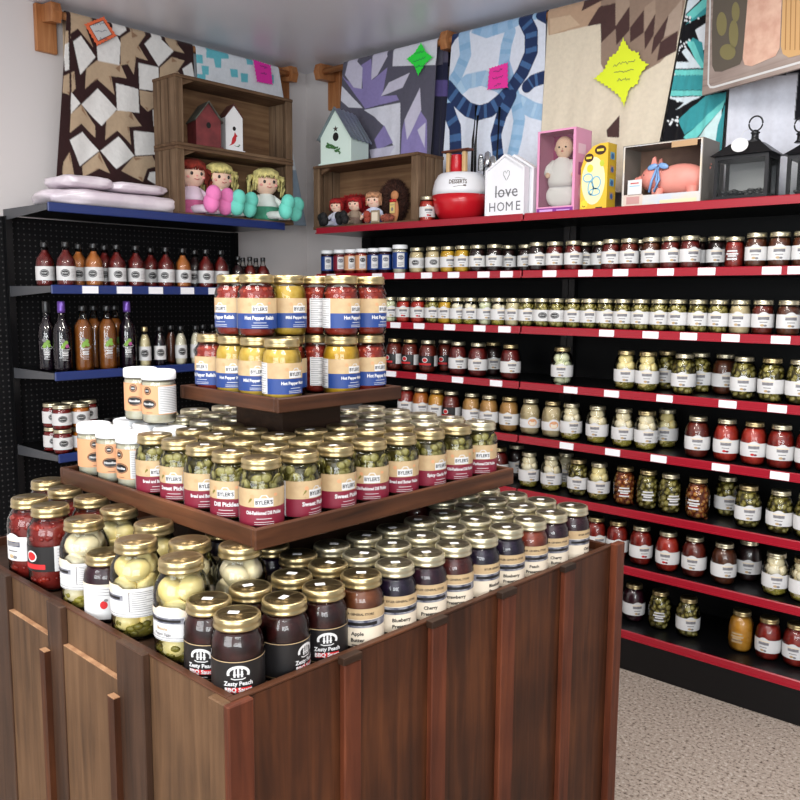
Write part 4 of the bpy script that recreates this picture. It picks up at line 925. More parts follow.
Q1.append(('s', Bq, [(69, 12), (70.5, 90), (66, 140), (58, 188), (54, 215)], 2.0))
quilt('brown, tan and white star quilt hanging over the rail, left of the stacked crates', 'quilt', None, 'l', XQ, [(67, 15), (193, 47), (203, 218), (54, 214)], Q1, Bq, back=.5, backbase=Tq)
q = lambda pts: cp(150, 50, 4, pts); TL_ = (110, 196, 208)
Q2 = [('p', TL_, q(p)) for p in ([(175, 15), (210, 20), (212, 55), (178, 50)], [(225, 5), (315, 10), (315, 35), (285, 35), (285, 72), (262, 70), (255, 35), (225, 30)], [(205, 62), (235, 65), (235, 100), (210, 98)], [(180, 95), (222, 98), (222, 130), (182, 128)],
      [(320, 75), (350, 78), (352, 110), (325, 108)], [(362, 92), (392, 95), (392, 130), (365, 128)], [(385, 32), (412, 38), (412, 60), (388, 58)], [(470, 95), (495, 100), (495, 135), (470, 130)], [(570, 480), (700, 480), (700, 760), (560, 760)])]
Q2[-1] = ('p', (150, 168, 184), Q2[-1][2])
quilt('white quilt with turquoise squares hanging behind the stacked crates', 'quilt', None, 'l', XQ, [(196, 43), (279, 67), (306, 226), (205, 216)], Q2, (228, 232, 236), back=.3)
q = lambda pts: cp(300, 0, 4, pts); LI, LL, DG, Wl = (146, 134, 186), (206, 202, 220), (92, 90, 104), (222, 222, 232)
Q3 = [('p', LI, q(p)) for p in ([(165, 300), (185, 320), (250, 355), (245, 260), (285, 235), (290, 320), (350, 270), (330, 385), (385, 380), (395, 400), (260, 435)], [(410, 520), (420, 480), (480, 440), (505, 480), (505, 660), (405, 660)])]
Q3 += [('p', LL, q(p)) for p in ([(195, 235), (215, 230), (250, 270), (245, 355), (215, 350), (180, 300)], [(290, 220), (345, 200), (350, 225), (310, 300), (285, 320)], [(325, 385), (355, 330), (440, 290), (410, 350)], [(420, 480), (480, 350), (485, 440), (430, 560)], [(470, 520), (500, 490), (495, 590)])]
Q3 += [('p', Wl, q(p)) for p in ([(255, 440), (400, 410), (402, 660), (290, 660), (375, 590), (340, 510), (300, 468)], [(155, 330), (250, 432), (195, 430), (150, 390)], [(375, 180), (560, 140), (540, 260), (370, 265)], [(215, 225), (345, 180), (340, 200), (270, 218)])]
Q3 += [('p', LI, q([(300, 560), (335, 500), (370, 570), (310, 600)])), ('p', LL, q([(280, 600), (380, 580), (345, 640), (290, 640)])), ('p', DG, q([(255, 470), (310, 480), (330, 510), (290, 560)]))]
lil = quilt('grey, lilac and white star quilt hanging behind the birdhouse', 'quilt', None, 'r', YQ, [(343, 64), (437, 41), (429, 175), (336, 185)], Q3, DG, back=.1)
# the back half of the folded lilac quilt, seen beside it
fold = quilt(None, None, None, 'r', YQ+.05, [(430, 50), (448, 44), (446, 190), (424, 190)], [('p', (88, 84, 104), cp(300, 0, 4, [(500, 150), (620, 150), (620, 250), (500, 250)])), ('p', (96, 84, 140), cp(300, 0, 4, [(500, 320), (620, 320), (620, 385), (500, 385)])), ('p', (44, 44, 62), cp(300, 0, 4, [(500, 385), (620, 385), (620, 720), (500, 720)]))], (40, 42, 66), N=20, back=.1)
q = lambda pts: cp(450, 0, 4, pts); NV, NB, LB = (38, 54, 92), (70, 104, 150), (158, 192, 222)
def ring(pts, c1, c2, w=11):
    out = [('s', c1, q(pts), w)]
    P2 = [pts[0]]
    for a, b in zip(pts, pts[1:]):
        for k in range(1, 5): P2.append((a[0]+(b[0]-a[0])*k/4, a[1]+(b[1]-a[1])*k/4))
    for i in range(2, len(P2)-2, 3): out.append(('b', c2, q(P2[i:i+2]), w*.98))
    return out
Q4 = []
Q4 += ring([(0, 390), (70, 325), (135, 312), (200, 340), (260, 400), (330, 440), (370, 450)], LB, (176, 206, 230)); Q4 += ring([(240, 130), (225, 180), (215, 250), (240, 330), (262, 400), (278, 480), (265, 560), (250, 620), (235, 700)], LB, (140, 180, 214))
Q4 += ring([(55, 130), (62, 220), (30, 300), (-20, 370)], LB, (140, 180, 214)); Q4 += ring([(60, 90), (150, 122), (230, 95), (300, 55), (380, 40)], LB, (140, 180, 214))
Q4 += ring([(-10, 350), (30, 400), (70, 438), (115, 452), (160, 440), (210, 395), (250, 350), (290, 290), (325, 210), (325, 130), (300, 80)], NV, NB)
Q4 += ring([(370, 310), (330, 325), (310, 345)], NV, NB); Q4 += ring([(245, 385), (205, 460), (182, 540), (190, 620), (215, 700)], NV, NB); Q4 += ring([(-5, 440), (20, 510), (22, 620), (0, 700)], NV, NB)
Q4 += [('p', NV, q([(330, 45), (395, 30), (390, 100), (350, 78)])), ('p', NV, q([(-20, 140), (60, 118), (20, 160), (-20, 230)]))]
quilt('white quilt with interlocked navy and light blue rings, behind the red and white tub', 'quilt', None, 'r', YQ, [(452, 31), (546, 9), (541, 200), (440, 205)], Q4, (222, 228, 240), back=.1)
DB, MB_ = (78, 56, 54), (150, 128, 112)
Q5 = [('p', (186, 156, 130), q([(380, 0), (610, 0), (605, 90), (395, 142)])), ('p', MB_, q([(603, -40), (950, -40), (905, 180), (840, 250), (700, 330), (640, 330), (605, 255)])), ('p', (204, 178, 150), q([(400, 75), (480, 60), (520, 100), (400, 140)]))]
Q5 += [('p', DB, q(p)) for p in ([(545, -10), (630, -10), (525, 45)], [(595, 30), (662, 12), (662, 115), (605, 172), (605, 95), (548, 105)])]
q = lambda pts: cp(600, 0, 4, pts)
Q5 += [('p', (168, 146, 128), q([(62, -5), (118, -5), (118, 25), (62, 105)])), ('p', (168, 146, 128), q([(178, 30), (222, -5), (222, 55), (178, 130)])), ('p', (176, 156, 140), q([(275, 60), (330, -5), (320, 120), (255, 150)]))]
Q5 += [('p', DB, q(p)) for p in ([(0, 25), (60, 15), (60, 110), (5, 165)], [(62, 105), (118, 25), (118, 120), (65, 180)], [(120, 110), (175, 40), (175, 130), (120, 170)], [(178, 130), (222, 55), (215, 140), (180, 200)], [(215, 150), (275, 60), (255, 150), (205, 220)], [(240, 170), (310, 122), (305, 203), (228, 245)], [(77, 460), (25, 520), (28, 548), (77, 550)])]
quilt('cream quilt with brown diamond points along its top, behind the boxed doll', 'quilt', None, 'r', YQ, [(548, 8), (690, -26), (650, 190), (538, 200)], Q5, (222, 210, 188), back=.1)
TD, TLT, BKQ = (60, 150, 156), (112, 206, 200), (20, 20, 24)
Q6 = [('p', TLT, q([(300, 280), (412, 278), (412, 300), (300, 302)])), ('p', TD, q([(275, 304), (412, 300), (412, 360), (275, 360)])), ('p', TLT, q([(265, 362), (412, 362), (412, 382), (265, 385)])), ('p', (214, 226, 232), q([(265, 390), (405, 385), (300, 440), (335, 410)])),
      ('p', TD, q([(310, 480), (420, 385), (520, 365), (510, 400), (340, 540)])), ('p', TLT, q([(335, 550), (500, 395), (490, 430), (365, 575)])), ('p', (206, 230, 230), q([(385, 560), (485, 435), (475, 600)])), ('p', TD, q([(470, 500), (515, 370), (540, 370), (520, 640), (450, 640)])),
      ('p', (224, 230, 236), q([(380, 120), (460, 70), (460, 190), (410, 200)])), ('p', TD, q([(340, 100), (450, 0), (460, 40), (385, 75)])), ('p', TLT, q([(345, 60), (430, -20), (440, 15), (370, 75)])), ('p', TD, q([(370, 150), (410, 170), (420, 280), (350, 180)])), ('p', TLT, q([(345, 165), (375, 165), (420, 270), (400, 275)])),
      ('p', (214, 226, 232), q([(310, 225), (345, 190), (405, 272), (300, 275)])), ('p', BKQ, q([(300, 210), (325, 205), (355, 248), (300, 248)])), ('p', (214, 226, 232), q([(330, 20), (380, -20), (400, 0), (340, 60)]))]
random.seed(5)
for i in range(70):
    cx, cy = random.choice([(342, 75), (330, 165), (290, 480), (265, 400), (315, 190), (280, 300)]); Q6.append(('s', (226, 230, 232), q([(cx+random.gauss(0, 18), cy+random.gauss(0, 10)), (cx+random.gauss(0, 18), cy+random.gauss(0, 10))][:1]*2), 1.5))
Q6 = [s if not (s[0] == 's') else ('s', s[1], [s[2][0], (s[2][0][0]+.8, s[2][0][1]+.6)], 1.5) for s in Q6]
quilt('turquoise, black and white angular quilt between the cream quilt and the hanging board', 'quilt', None, 'r', YQ, [(692, -26), (735, -36), (718, 190), (653, 195)], Q6, BKQ, back=.1)
quilt('black quilt with a large plain white panel, hanging behind the black lanterns', 'quilt', None, 'r', YQ, [(738, -36), (840, -60), (850, 215), (722, 205)], [('p', (214, 216, 226), [(727, 84), (798, 73), (794, 120), (850, 125), (850, 225), (712, 215)])], (24, 24, 30), N=120, Mr=160, back=.1)

fold.name = 'back_fold'; fold['label'] = 'back half in navy and lilac bands'; fold.parent = lil
# rails with wooden brackets
OAK = wood('varnished_oak', (120, 72, 40), (166, 108, 66), (196, 140, 94), 'z', .4); OAKR = wood('rail_oak', (140, 88, 54), (180, 124, 80), (204, 150, 104), 'x', .4)
def rail(p, group, pts, br, side):
    t = thing('quilt_rail', p, 'rail', pts[0])
    o = Vector(pts[0]); MB().tube([Vector(q)-o for q in pts], .017, 16).build('rod', OAKR, t)
    for b in br:
        x, y, z = b[0]-o.x, b[1]-o.y, b[2]-o.z; m = MB()
        if side == 'l':
            m.box(XW-o.x+.001, y-.05, z-.16, XW-o.x+.026, y+.05, z+.05, 0, .004)
            m.prism([(XW-o.x+.026, z-.03), (x+.03, z-.045), (x+.045, z), (x+.03, z+.04), (XW-o.x+.026, z+.045)], y-.022, y+.022, 0, 'xz')
        else:
            m.box(x-.05, YW-o.y-.026, z-.19, x+.05, YW-o.y-.001, z+.045, 0, .004)
            m.prism([(YW-o.y-.026, z-.04), (y-.03, z-.045), (y-.045, z), (y-.03, z+.04), (YW-o.y-.026, z+.045)], x-.022, x+.022, 0, 'yz')
        m.build('bracket', OAK, t)

yl0 = y_at(52, XQ, 2.66); yl1 = y_at(296, XQ, 2.66)
rail('oak quilt rail with brackets on the left wall, holding the star quilt', None, [(XQ-.024, yl0, ZR), (XQ-.024, yl1, ZR)], [(XQ-.024, yl0+.02, ZR), (XQ-.024, yl1-.02, ZR)], 'l')
xr0 = x_at(318, YQ+.02, 2.62)
rail('oak quilt rail running along the right wall above the shelving', None, [(xr0, YQ+.024, ZR), (-.95, YQ+.024, ZR)], [(xr0+.03, YQ+.024, ZR), (x_at(447, YQ+.02, 2.6), YQ+.024, ZR)], 'r')

# ------------------------------------------------------------------ things on the blue top shelf
random.seed(21)
CRW = wood('crate_wood', (70, 54, 42), (108, 86, 66), (140, 116, 92), 'y', .8); CRV = wood('crate_wood_upright', (66, 50, 38), (106, 84, 64), (140, 116, 92), 'z', .8)
CRX = wood('crate_wood_along', (66, 48, 36), (100, 76, 56), (134, 108, 82), 'x', .8); CRB = wood('crate_back', (86, 60, 42), (122, 92, 66), (150, 120, 88), 'x', .75)
def crate(label, loc, rz, w, d, h, group=None):
    """open side towards local -y, origin at the front left bottom corner"""
    t = thing('wooden_crate', label, 'crate', loc, rz, group); e = .015
    for k in range(3):
        a = .004+d/3*k; MB().box(0, a, e, e, a+d/3-.010, h-e, 0, .002).build('side_slat', CRV, t); MB().box(w-e, a, e, w, a+d/3-.010, h-e, 0, .002).build('side_slat', CRV, t)
    MB().box(0, 0, 0, w, d, e, 0, .002).build('bottom_board', CRX, t)
    MB().box(0, 0, h-e, w, d, h, 0, .002).build('top_board', CRX, t)
    MB().box(e, d-e, e, w-e, d-.001, h-e).build('back_board', CRB, t)
    for x0, x1 in ((e, e+.028), (w-e-.028, w-e)):
        MB().box(x0, .004, e, x1, .016, h-e, 0, .002).build('corner_post', CRV, t)
    MB().prism([(e+.03, h-e), (e+.10, h-e), (e+.03, h-e-.03)], .02, .035).build('corner_block', CRX, t)
    return t
zb = BZ['top']+.0125; XF = -3.47
yl = y_at(177, XF, 2.15); yr = y_at(293.5, XF, 2.15); zt_ = on_x(291, 99, XF)[2]; dl = XF-x_at(161, yl, 2.1)
hc = (zt_-zb)/2; dl = .195
print('crate', yl, yr, zt_, dl)
crate('weathered crate lying on its side on blue shelf, holding three large rag dolls', (XF, yl, zb), PI/2, yr-yl, dl, hc-.001)
crate('weathered crate stacked on top, holding the red and white birdhouses', (XF, yl, zb+hc), PI/2, yr-yl, dl, hc-.001)
def flatf(o, u=(1, 0, 0), v=(0, 0, 1), n=(0, -1, 0)): return Flat(plane_fn(o, u, v, n), 9)
DKM = mat('dark_hole', (12, 9, 8), .8)
def birdhouse(label, loc, rz, w, d, h, wall_m, roof_m, base_m, roof_t=.006, over=.014, ridge=False, name='birdhouse', eave=.62):
    t = thing(name, label, 'birdhouse', loc, rz)
    ze = h*eave
    MB().prism([(-w/2, .008), (w/2, .008), (w/2, ze), (0, h-.004), (-w/2, ze)], -d/2, d/2).build('body', wall_m, t)
    MB().box(-w/2-.008, -d/2-.012, 0, w/2+.008, d/2+.004, .0085, 0, .002).build('base', base_m, t)
    L = math.hypot(w/2, h-ze); ux, uz = (w/2)/L, -(h-ze)/L
    for s_ in (-1, 1):
        m = MB(); n = 22 if ridge else 1
        pts = []
        for k in range(n+1):
            y = -d/2-over+(d+2*over)*k/n; q = (.004*math.sin(k*2*PI/4.4) if ridge else 0)
            for a in (0, L+over): pts.append((s_*(ux*a+.0), y, h+uz*a+roof_t+q)); pts.append((s_*ux*a, y, h+uz*a+q))
        fs = []
        for k in range(n):
            b = 4*k; fs += [(b, b+2, b+6, b+4), (b+1, b+5, b+7, b+3), (b+2, b+3, b+7, b+6)]
        fs += [(0, 1, 3, 2), (4*n, 4*n+2, 4*n+3, 4*n+1)]
        m.add(pts, fs); m.build('roof', roof_m, t)
    f = flatf((0, -d/2, 0)); f.oval(0, h*.5, w*.095, w*.115, 0, 0, 18); f.build('entrance_hole', DKM, t)
    return t, f
RBH = mat('barn_red', (122, 46, 48), .7, rgb2=(96, 34, 36), nscale=18); RRF = mat('barn_roof', (70, 52, 48), .8, rgb2=(96, 104, 92), nscale=14); WBH = mat('birdhouse_white', (228, 228, 228), .55)
yy = y_at(203, XF-.115, zb+hc+.1)
birdhouse('red wooden birdhouse with dark roof, left one in the upper crate', (XF-.108, yy, zb+hc+.0152), PI/2-.25, .125, .13, .215, RBH, RRF, RBH, ridge=False)
yy = y_at(229, XF-.10, zb+hc+.1)
t, f = birdhouse('tall white birdhouse with a painted red cardinal, upper crate', (XF-.085, yy, zb+hc+.0152), PI/2-.2, .092, .08, .228, WBH, mat('brown_roof', (92, 50, 44), .7), WBH, over=.004, eave=.74)
g = flatf((0, -.0403, 0)); CAR = mat('cardinal_red', (186, 30, 38), .6)
g.poly([(-.030, .028), (-.018, .040), (-.012, .066), (-.002, .082), (.002, .098), (.010, .086), (.018, .080), (.010, .074), (.008, .056), (-.002, .042), (-.016, .034)], 0); g.build('cardinal_picture', CAR, t)
g = flatf((0, -.0403, 0)); g.oval(.02, .030, .006, .003, 0, 1, 10); g.oval(.026, .037, .005, .003, 0, 1, 10); g.stroke([(.0, .032), (.014, .028), (.026, .032)], .002, 0); g.build('twig_picture', mat('leaf_green', (58, 96, 60), .6), t)

SKIN = mat('doll_skin', (238, 200, 176), .7, sss=.05); EYE = mat('doll_eye', (20, 14, 14), .2); MOU = mat('doll_mouth', (190, 70, 80), .6); CHK = mat('doll_cheek', (236, 160, 150), .7)
def doll(label, loc, rz, hair, dress, trim, boots, s=1.0, leg=.13, spread=.03, name='rag_doll', pig=True, group=None, hat=None, boot_z=.0, turn=0.0, bs=1.0):
    t = thing(name, label, 'doll', loc, rz, group); t.scale = (s,)*3
    HM = mat('hair_%s' % '_'.join(map(str, hair)), hair, .85, rgb2=tuple(max(0, int(c*.78)) for c in hair), nscale=60, bump=.4); DM = mat('dress_%s' % '_'.join(map(str, dress)), dress, .85, rgb2=tuple(int(c*.86) for c in dress), nscale=30)
    TM = mat('trim_%s' % '_'.join(map(str, trim)), trim, .85); BM = mat('boot_%s' % '_'.join(map(str, boots)), boots, .8, rgb2=tuple(min(255, int(c*1.1)) for c in boots), nscale=20)
    MB().lathe([(.050, 0), (.058, .012), (.052, .04), (.036, .075), (.028, .098), (.012, .106), (0, .107)], 20).build('dress', DM, t)
    m = MB(); m.lathe([(.046, .052), (.050, .054), (.0385, .076), (.031, .098), (.018, .107)], 20)
    m.build('bodice', TM, t)
    h = MB().ell((0, 0, .148), (.050, .046, .050), 20, 14).build('head', SKIN, t)
    for x in (-.019, .019): MB().ell((x, -.0425, .147), (.0058, .004, .0066), 10, 7).build('eye', EYE, h)
    MB().tube([(-.010, -.0445, .128), (0, -.0455, .1245), (.010, -.0445, .128)], .0012, 6).build('mouth', MOU, h)
    MB().ell((0, -.0465, .139), (.004, .003, .003), 8, 6).build('nose', CHK, h)
    for x in (-.030, .030): MB().ell((x, -.0355, .135), (.007, .003, .005), 8, 6).build('cheek', CHK, h)
    m = MB().ell((0, .006, .156), (.054, .048, .049), 20, 12)
    for k in range(26):      # fringe and side strands
        a = -PI/2+(k-12.5)*.12; r = .049
        x, y = r*math.cos(a), r*.9*math.sin(a)
        dz = .030 if abs(k-12.5) < 8 else .075
        m.tube([(x*.5, y*.5, .200), (x*.95, y*.97, .186), (x*1.04, y*1.06, .195-dz*.7), (x*1.06+random.uniform(-.004, .004), y*1.02, .190-dz)], [.005, .006, .0055, .003], 6)
    if pig:
        for sx in (-1, 1):
            for k in range(9):
                a = random.uniform(0, 2*PI); q = random.uniform(.004, .014)
                m.tube([(sx*.050, .004, .175), (sx*(.062+q), .0+q*math.cos(a), .160+q*math.sin(a)), (sx*(.060+q), -.006+q*math.cos(a), .125), (sx*(.054+q*1.4), -.006+q, .095)], [.006, .0075, .006, .003], 6)
    m.build('hair', HM, t)
    if hat: MB().lathe([(.055, .172), (.05, .19), (.034, .22), (.015, .26), (.004, .285), (0, .287)], 16).build('hat', mat('hat_%s' % '_'.join(map(str, hat)), hat, .95, bump=.5, bscale=120), t)
    for sx in (-1, 1):
        a = MB().tube([(sx*.026, 0, .092), (sx*.052, -.008, .072), (sx*.064, -.028, .050)], [.012, .0125, .011], 10).build('arm', TM, t)
        MB().ell((sx*.066, -.036, .044), (.011, .012, .012), 10, 8).build('hand', SKIN, a)
        ct, st = math.cos(turn), math.sin(turn); rt = lambda x, y, z: (x*ct-y*st, x*st+y*ct, z)
        l = MB().tube([(sx*.022, -.030, .018), rt(sx*(.022+spread*.5), -.07, .019), rt(sx*(.022+spread), -leg+.02, .02)], [.016, .0155, .015], 10).build('leg', TM, t)
        m = MB().ell(rt(sx*(.022+spread*bs), -leg, .030*bs), (.024*bs, .022*bs, .030*bs), 14, 10); m.ell(rt(sx*(.022+spread*bs), -leg-.010, .054*bs), (.023*bs, .020*bs, .026*bs), 14, 10); m.build('boot', BM, l)
    return t
zc = zb+.0155
doll('red-haired rag doll in pink dress and pink boots, left in lower crate', (XF-.10, y_at(192, XF-.10, zb+.1), zc), PI/2-.15, (140, 42, 26), (196, 96, 140), (226, 204, 220), (222, 120, 176), 1.32, .115, .018, turn=.5, bs=1.25)
doll('blonde rag doll in teal dress, middle one in lower crate', (XF-.10, y_at(219, XF-.10, zb+.1), zc), PI/2-.15, (232, 218, 140), (96, 176, 152), (224, 234, 228), (106, 204, 186), 1.32, .11, .015, turn=.45, bs=1.2)
doll('blonde rag doll in green skirt and teal boots, right in lower crate', (XF-.06, y_at(266, XF-.06, zb+.1), zc), PI/2-.35, (232, 220, 144), (70, 150, 120), (226, 236, 230), (106, 204, 186), 1.32, .105, .02, turn=.8, bs=1.2)
def sup(c, r, e=.45, seg=40, rings=18, wr=.0, sd=0):
    v = []; f = []; rs = random.Random(sd); ph = [rs.uniform(0, 6) for _ in range(6)]
    sg = lambda x, p: math.copysign(abs(x)**p, x)
    for i in range(rings+1):
        t = -PI/2+PI*i/rings
        for k in range(seg):
            a = 2*PI*k/seg; x, y, z = sg(math.cos(t), e)*sg(math.cos(a), e), sg(math.cos(t), e)*sg(math.sin(a), e), sg(math.sin(t), e*1.4)
            q = 1+wr*(math.sin(5*a+ph[0]+3*t)+.6*math.sin(9*a+ph[1]-4*t)+.5*math.sin(3*t*4+ph[2]+a))
            v.append((c[0]+r[0]*x*q, c[1]+r[1]*y*q, c[2]+r[2]*z*(q if z > -.2 else 1)))
    for i in range(rings):
        for k in range(seg): j = (k+1) % seg; f.append((i*seg+k, i*seg+j, (i+1)*seg+j, (i+1)*seg+k))
    f.append(tuple(range(seg-1, -1, -1))); f.append(tuple(range(rings*seg, rings*seg+seg)))
    return MB().add(v, f, 0, True)
PLS = mat('bagged_comforter', (234, 224, 230), .3, coat=.5, rgb2=(214, 200, 210), nscale=8, bump=.8, bscale=18)
def comf(label, px, z, rx, ry, rz_, sd, xo=0):
    o = sup((0, 0, 0), (rx, ry, rz_), .5, wr=.035, sd=sd).build('bagged_comforter', PLS, None, (XF-rx-.012+xo, y_at(px, XF-rx, z), z+rz_*1.0)); tag(o, label, 'comforter')
comf('white comforter in a clear bag, long lowest one on the blue top shelf', 112, zb+.001, .15, .34, .042, 3)
comf('pinkish white comforter in a clear bag on top, left of two', 82, zb+.088, .13, .12, .028, 5, -.02)
comf('pinkish white comforter in a clear bag on top, beside the crate', 134, zb+.088, .12, .15, .024, 8, -.02)

# ------------------------------------------------------------------ things on the red top shelf
zr = RZ['top']+.0125; YF = 3.09
xl = x_at(313, YF, zr+.1); xr = x_at(417, YF, zr+.1); zt2 = on_y(330, 164, YF)[2]; db = y_at(437, xr, zr+.15)-YF
print('red crate', xl, xr, zt2-zr, db)
db = min(max(db, .2), .27); hc2 = zt2-zr
crate('brown wooden crate on red shelf with small dolls inside and birdhouse on top', (xl, YF, zr), 0, xr-xl, db, hc2)
MINT = mat('birdhouse_mint', (214, 232, 222), .55); ZINC = mat('corrugated_zinc', (128, 140, 148), .35, metal=.6, rgb2=(150, 158, 164), nscale=12)
xb_ = x_at(344, YF+.12, zt2+.05)
t, f = birdhouse('pale mint birdhouse with grey corrugated roof and small star, on the crate', (xb_, YF+.125, zt2+.0005), .22, .190, .17, .285, MINT, ZINC, MINT, .004, .02, True, eave=.5)
g = flatf((0, -.0855, 0)); pts = []
for k in range(10): a = PI/2+k*PI/5; r = .017 if k % 2 == 0 else .007; pts.append((r*math.cos(a), .182+r*math.sin(a)))
g.add([g.fn(0, .182, 1)]+[g.fn(p[0], p[1], 1) for p in pts], [(0, 1+k, 1+(k+1) % 10) for k in range(10)], 0); g.build('star', mat('rust_star', (58, 44, 38), .6), t)
m = MB(); rs = random.Random(4)
for k in range(34):
    u = -.055+.085*k/34; m.ell((u, -.090, .105-.45*(u+.055)+rs.uniform(-.012, .012)), (.007, .003, .004), 7, 5, 0, Matrix.Rotation(rs.uniform(-1, 1), 3, 'Y'))
m.build('leaf_garland', mat('garland_green', (60, 112, 56), .6), t)
# small dolls in the crate
zi = zr+.0155
W3 = lambda px, dy: (x_at(px, YF+dy, zr+.08), YF+dy, zi)
MSK = 'small dolls in the red-shelf crate'
doll('small doll in grey top with black boots, leftmost in the brown crate', W3(337, .06), .35, (176, 30, 30), (190, 190, 214), (206, 208, 222), (16, 16, 18), .72, .10, .02, 'small_doll', False, MSK, turn=-.9, bs=1.2)
doll('small doll in brown top with black boots, second in the brown crate', W3(355, .06), .35, (176, 26, 30), (120, 96, 84), (150, 130, 112), (14, 14, 16), .72, .10, .02, 'small_doll', False, MSK, turn=-.7, bs=1.2)
doll('small doll in blue dress with white apron, third in the brown crate', W3(374, .07), .4, (206, 150, 112), (68, 96, 170), (206, 214, 236), (150, 60, 44), .80, .06, .0, 'small_doll', False, MSK)
def fuzzy(name, label, cat, c, r, colr, n=900, ln=.02, sd=2):
    rs = random.Random(sd); m = MB().ell((0, 0, 0), (r[0]*.92, r[1]*.92, r[2]*.92), 24, 14)
    for k in range(n):
        z = rs.uniform(-.95, 1); a = rs.uniform(0, 2*PI); q = math.sqrt(1-z*z); d = Vector((q*math.cos(a), q*math.sin(a), z)); p = Vector((d.x*r[0]*.9, d.y*r[1]*.9, d.z*r[2]*.9))
        e = p+d*ln+Vector((rs.uniform(-1, 1), rs.uniform(-1, 1), rs.uniform(-1, .6)))*ln*.4
        s_ = d.cross(Vector((.3, .5, .8))).normalized()*.0022; w_ = d.cross(s_).normalized()*.0022
        m.add([tuple(p+s_), tuple(p-s_*.5+w_), tuple(p-s_*.5-w_), tuple(e)], [(0, 1, 3), (1, 2, 3), (2, 0, 3)])
    o = m.build(name, mat(name+'_fur', colr, .95, rgb2=tuple(int(v*.7) for v in colr), nscale=50), None, c); return tag(o, label, cat)
p = W3(352, .155); fuzzy('fuzzy_cushion', 'red fuzzy cushion behind the small dolls in the brown crate', 'cushion', (p[0], p[1]+.01, zi+.089), (.185, .040, .085), (176, 14, 24), 1500, .016)
p = W3(392, .14); fuzzy('plush_toy', 'dark brown curly plush toy at the right inside the brown crate', 'plush toy', (p[0], p[1]+.015, zi+.118), (.095, .055, .112), (66, 34, 22), 1400, .016, 5)
GB = mat('gingerbread', (190, 128, 84), .8)
t = thing('gingerbread_doll', 'tan gingerbread doll wearing a red bow and paper tag, against the brown plush', 'doll', (x_at(396, YF+.075, zr+.1), YF+.065, zi))
MB().ell((0, .0, .132), (.024, .014, .024), 14, 10).build('head', GB, t); MB().ell((0, .0, .060), (.026, .014, .060), 14, 10).build('body', GB, t)
m = MB(); m.ell((-.01, -.012, .106), (.012, .006, .008)); m.ell((.01, -.012, .106), (.012, .006, .008)); m.build('bow', RED, t)
g = flatf((0, -.017, 0)); g.rect(-.017, .045, .017, .098, 0); g.rect(-.015, .084, .015, .086, 1, 1); g.oval(0, .064, .007, .01, 1, 1, 12); g.build('paper_tag', [mat('tag_yellow', (214, 190, 120), .7), GY], t)
t = thing('plaque', 'small tan framed plaque leaning on the blue-dressed doll', 'plaque', (x_at(373, YF+.0, zr+.03), YF+.012, zi), .15)
MB().box(-.026, 0, 0, .026, .010, .062, 0, .003).build('frame', mat('plaque_frame', (150, 134, 110), .6), t); g = flatf((0, 0, 0)); g.rect(-.018, .01, .018, .052, 0); g.build('picture', CREAM, t)
fuzzy('plush_paw', 'small tan and red stuffed animal lying at crate front, right', 'plush toy', (x_at(388, YF+.03, zi), YF+.025, zi+.021), (.045, .02, .018), (170, 90, 70), 300, .006, 9).name = 'stuffed_animal'
jar('shelf_pint', 'bright_red', 'white', x_at(426.5, YF+.04, zr+.06), YF+.045, zr, 'food_jar', 'red jar with white label standing between the crate and the round tub', 'jar', None, 'silver', face=.2, t1='Salsa', t2='r')
# tub
TW = mat('tub_white', (232, 232, 236), .3); TR_ = mat('tub_red', (190, 22, 34), .28)
xt = x_at(460.5, YF+.135, zr+.1); t = thing('round_tub', 'round tub, white above and red below, with lettering', 'tub', (xt, YF+.135, zr))
MB().lathe([(.070, 0), (.095, .012), (.118, .045), (.130, .085), (.134, .125)], 48).build('lower_half', TR_, t)
MB().lathe([(.134, .125), (.133, .150), (.124, .190), (.108, .218), (.096, .226), (0, .227)], 48).build('upper_half', TW, t)
a0 = math.atan2(YF+.135, xt)+PI+.42          # towards the camera, a little to its left
def fn(u, v, ly):
    r = (.1342 if v < .15 else .1332-(v-.15)*.22)+.0005*ly+.0006; a = a0-.8+u/.13; return (r*math.cos(a), r*math.sin(a), v)
g = Flat(fn, .01); g.text('DESSERTS', .035, .176, .026, 0, 1, .03, .085); g.stroke([(.02+.01*k, .193+.002*math.sin(k)) for k in range(6)], .0015, 0, 1); g.stroke([(.015, .152), (.04, .157), (.06, .158)], .002, 0, 1); g.oval(.067, .159, .008, .004, 0, 1, 14); g.build('lettering', mat('tub_lettering', (96, 84, 76), .6), t)
zt3 = zr+.2275
t = thing('wooden_rack', 'small wooden rack with dark plank top standing on the round tub', 'rack', (xt, YF+.135, zt3))
x1, x2 = -.055, .040
MB().box(x1-.030, -.045, .098, x2+.035, .0, .108, 0, .002).build('plank', wood('rack_plank', (60, 30, 22), (96, 52, 40), (120, 70, 54), 'x', .5), t)
for x in (x1, x2): MB().box(x-.010, -.035, 0, x+.010, -.012, .098, 0, .003).build('leg', mat('rack_leg', (206, 170, 120), .5), t)
o = thing('enamel_mug', 'red enamel mug inside the wooden rack', 'mug', (xt-.008, YF+.075, zt3)) if False else thing('enamel_mug', 'red enamel mug inside the wooden rack', 'mug', (xt-.008, YF+.112, zt3))
MB().lathe([(.026, 0), (.030, .004), (.0295, .05), (.026, .08), (.028, .084), (.024, .084), (.02, .01), (0, .01)], 24).build('cup', TR_, o)
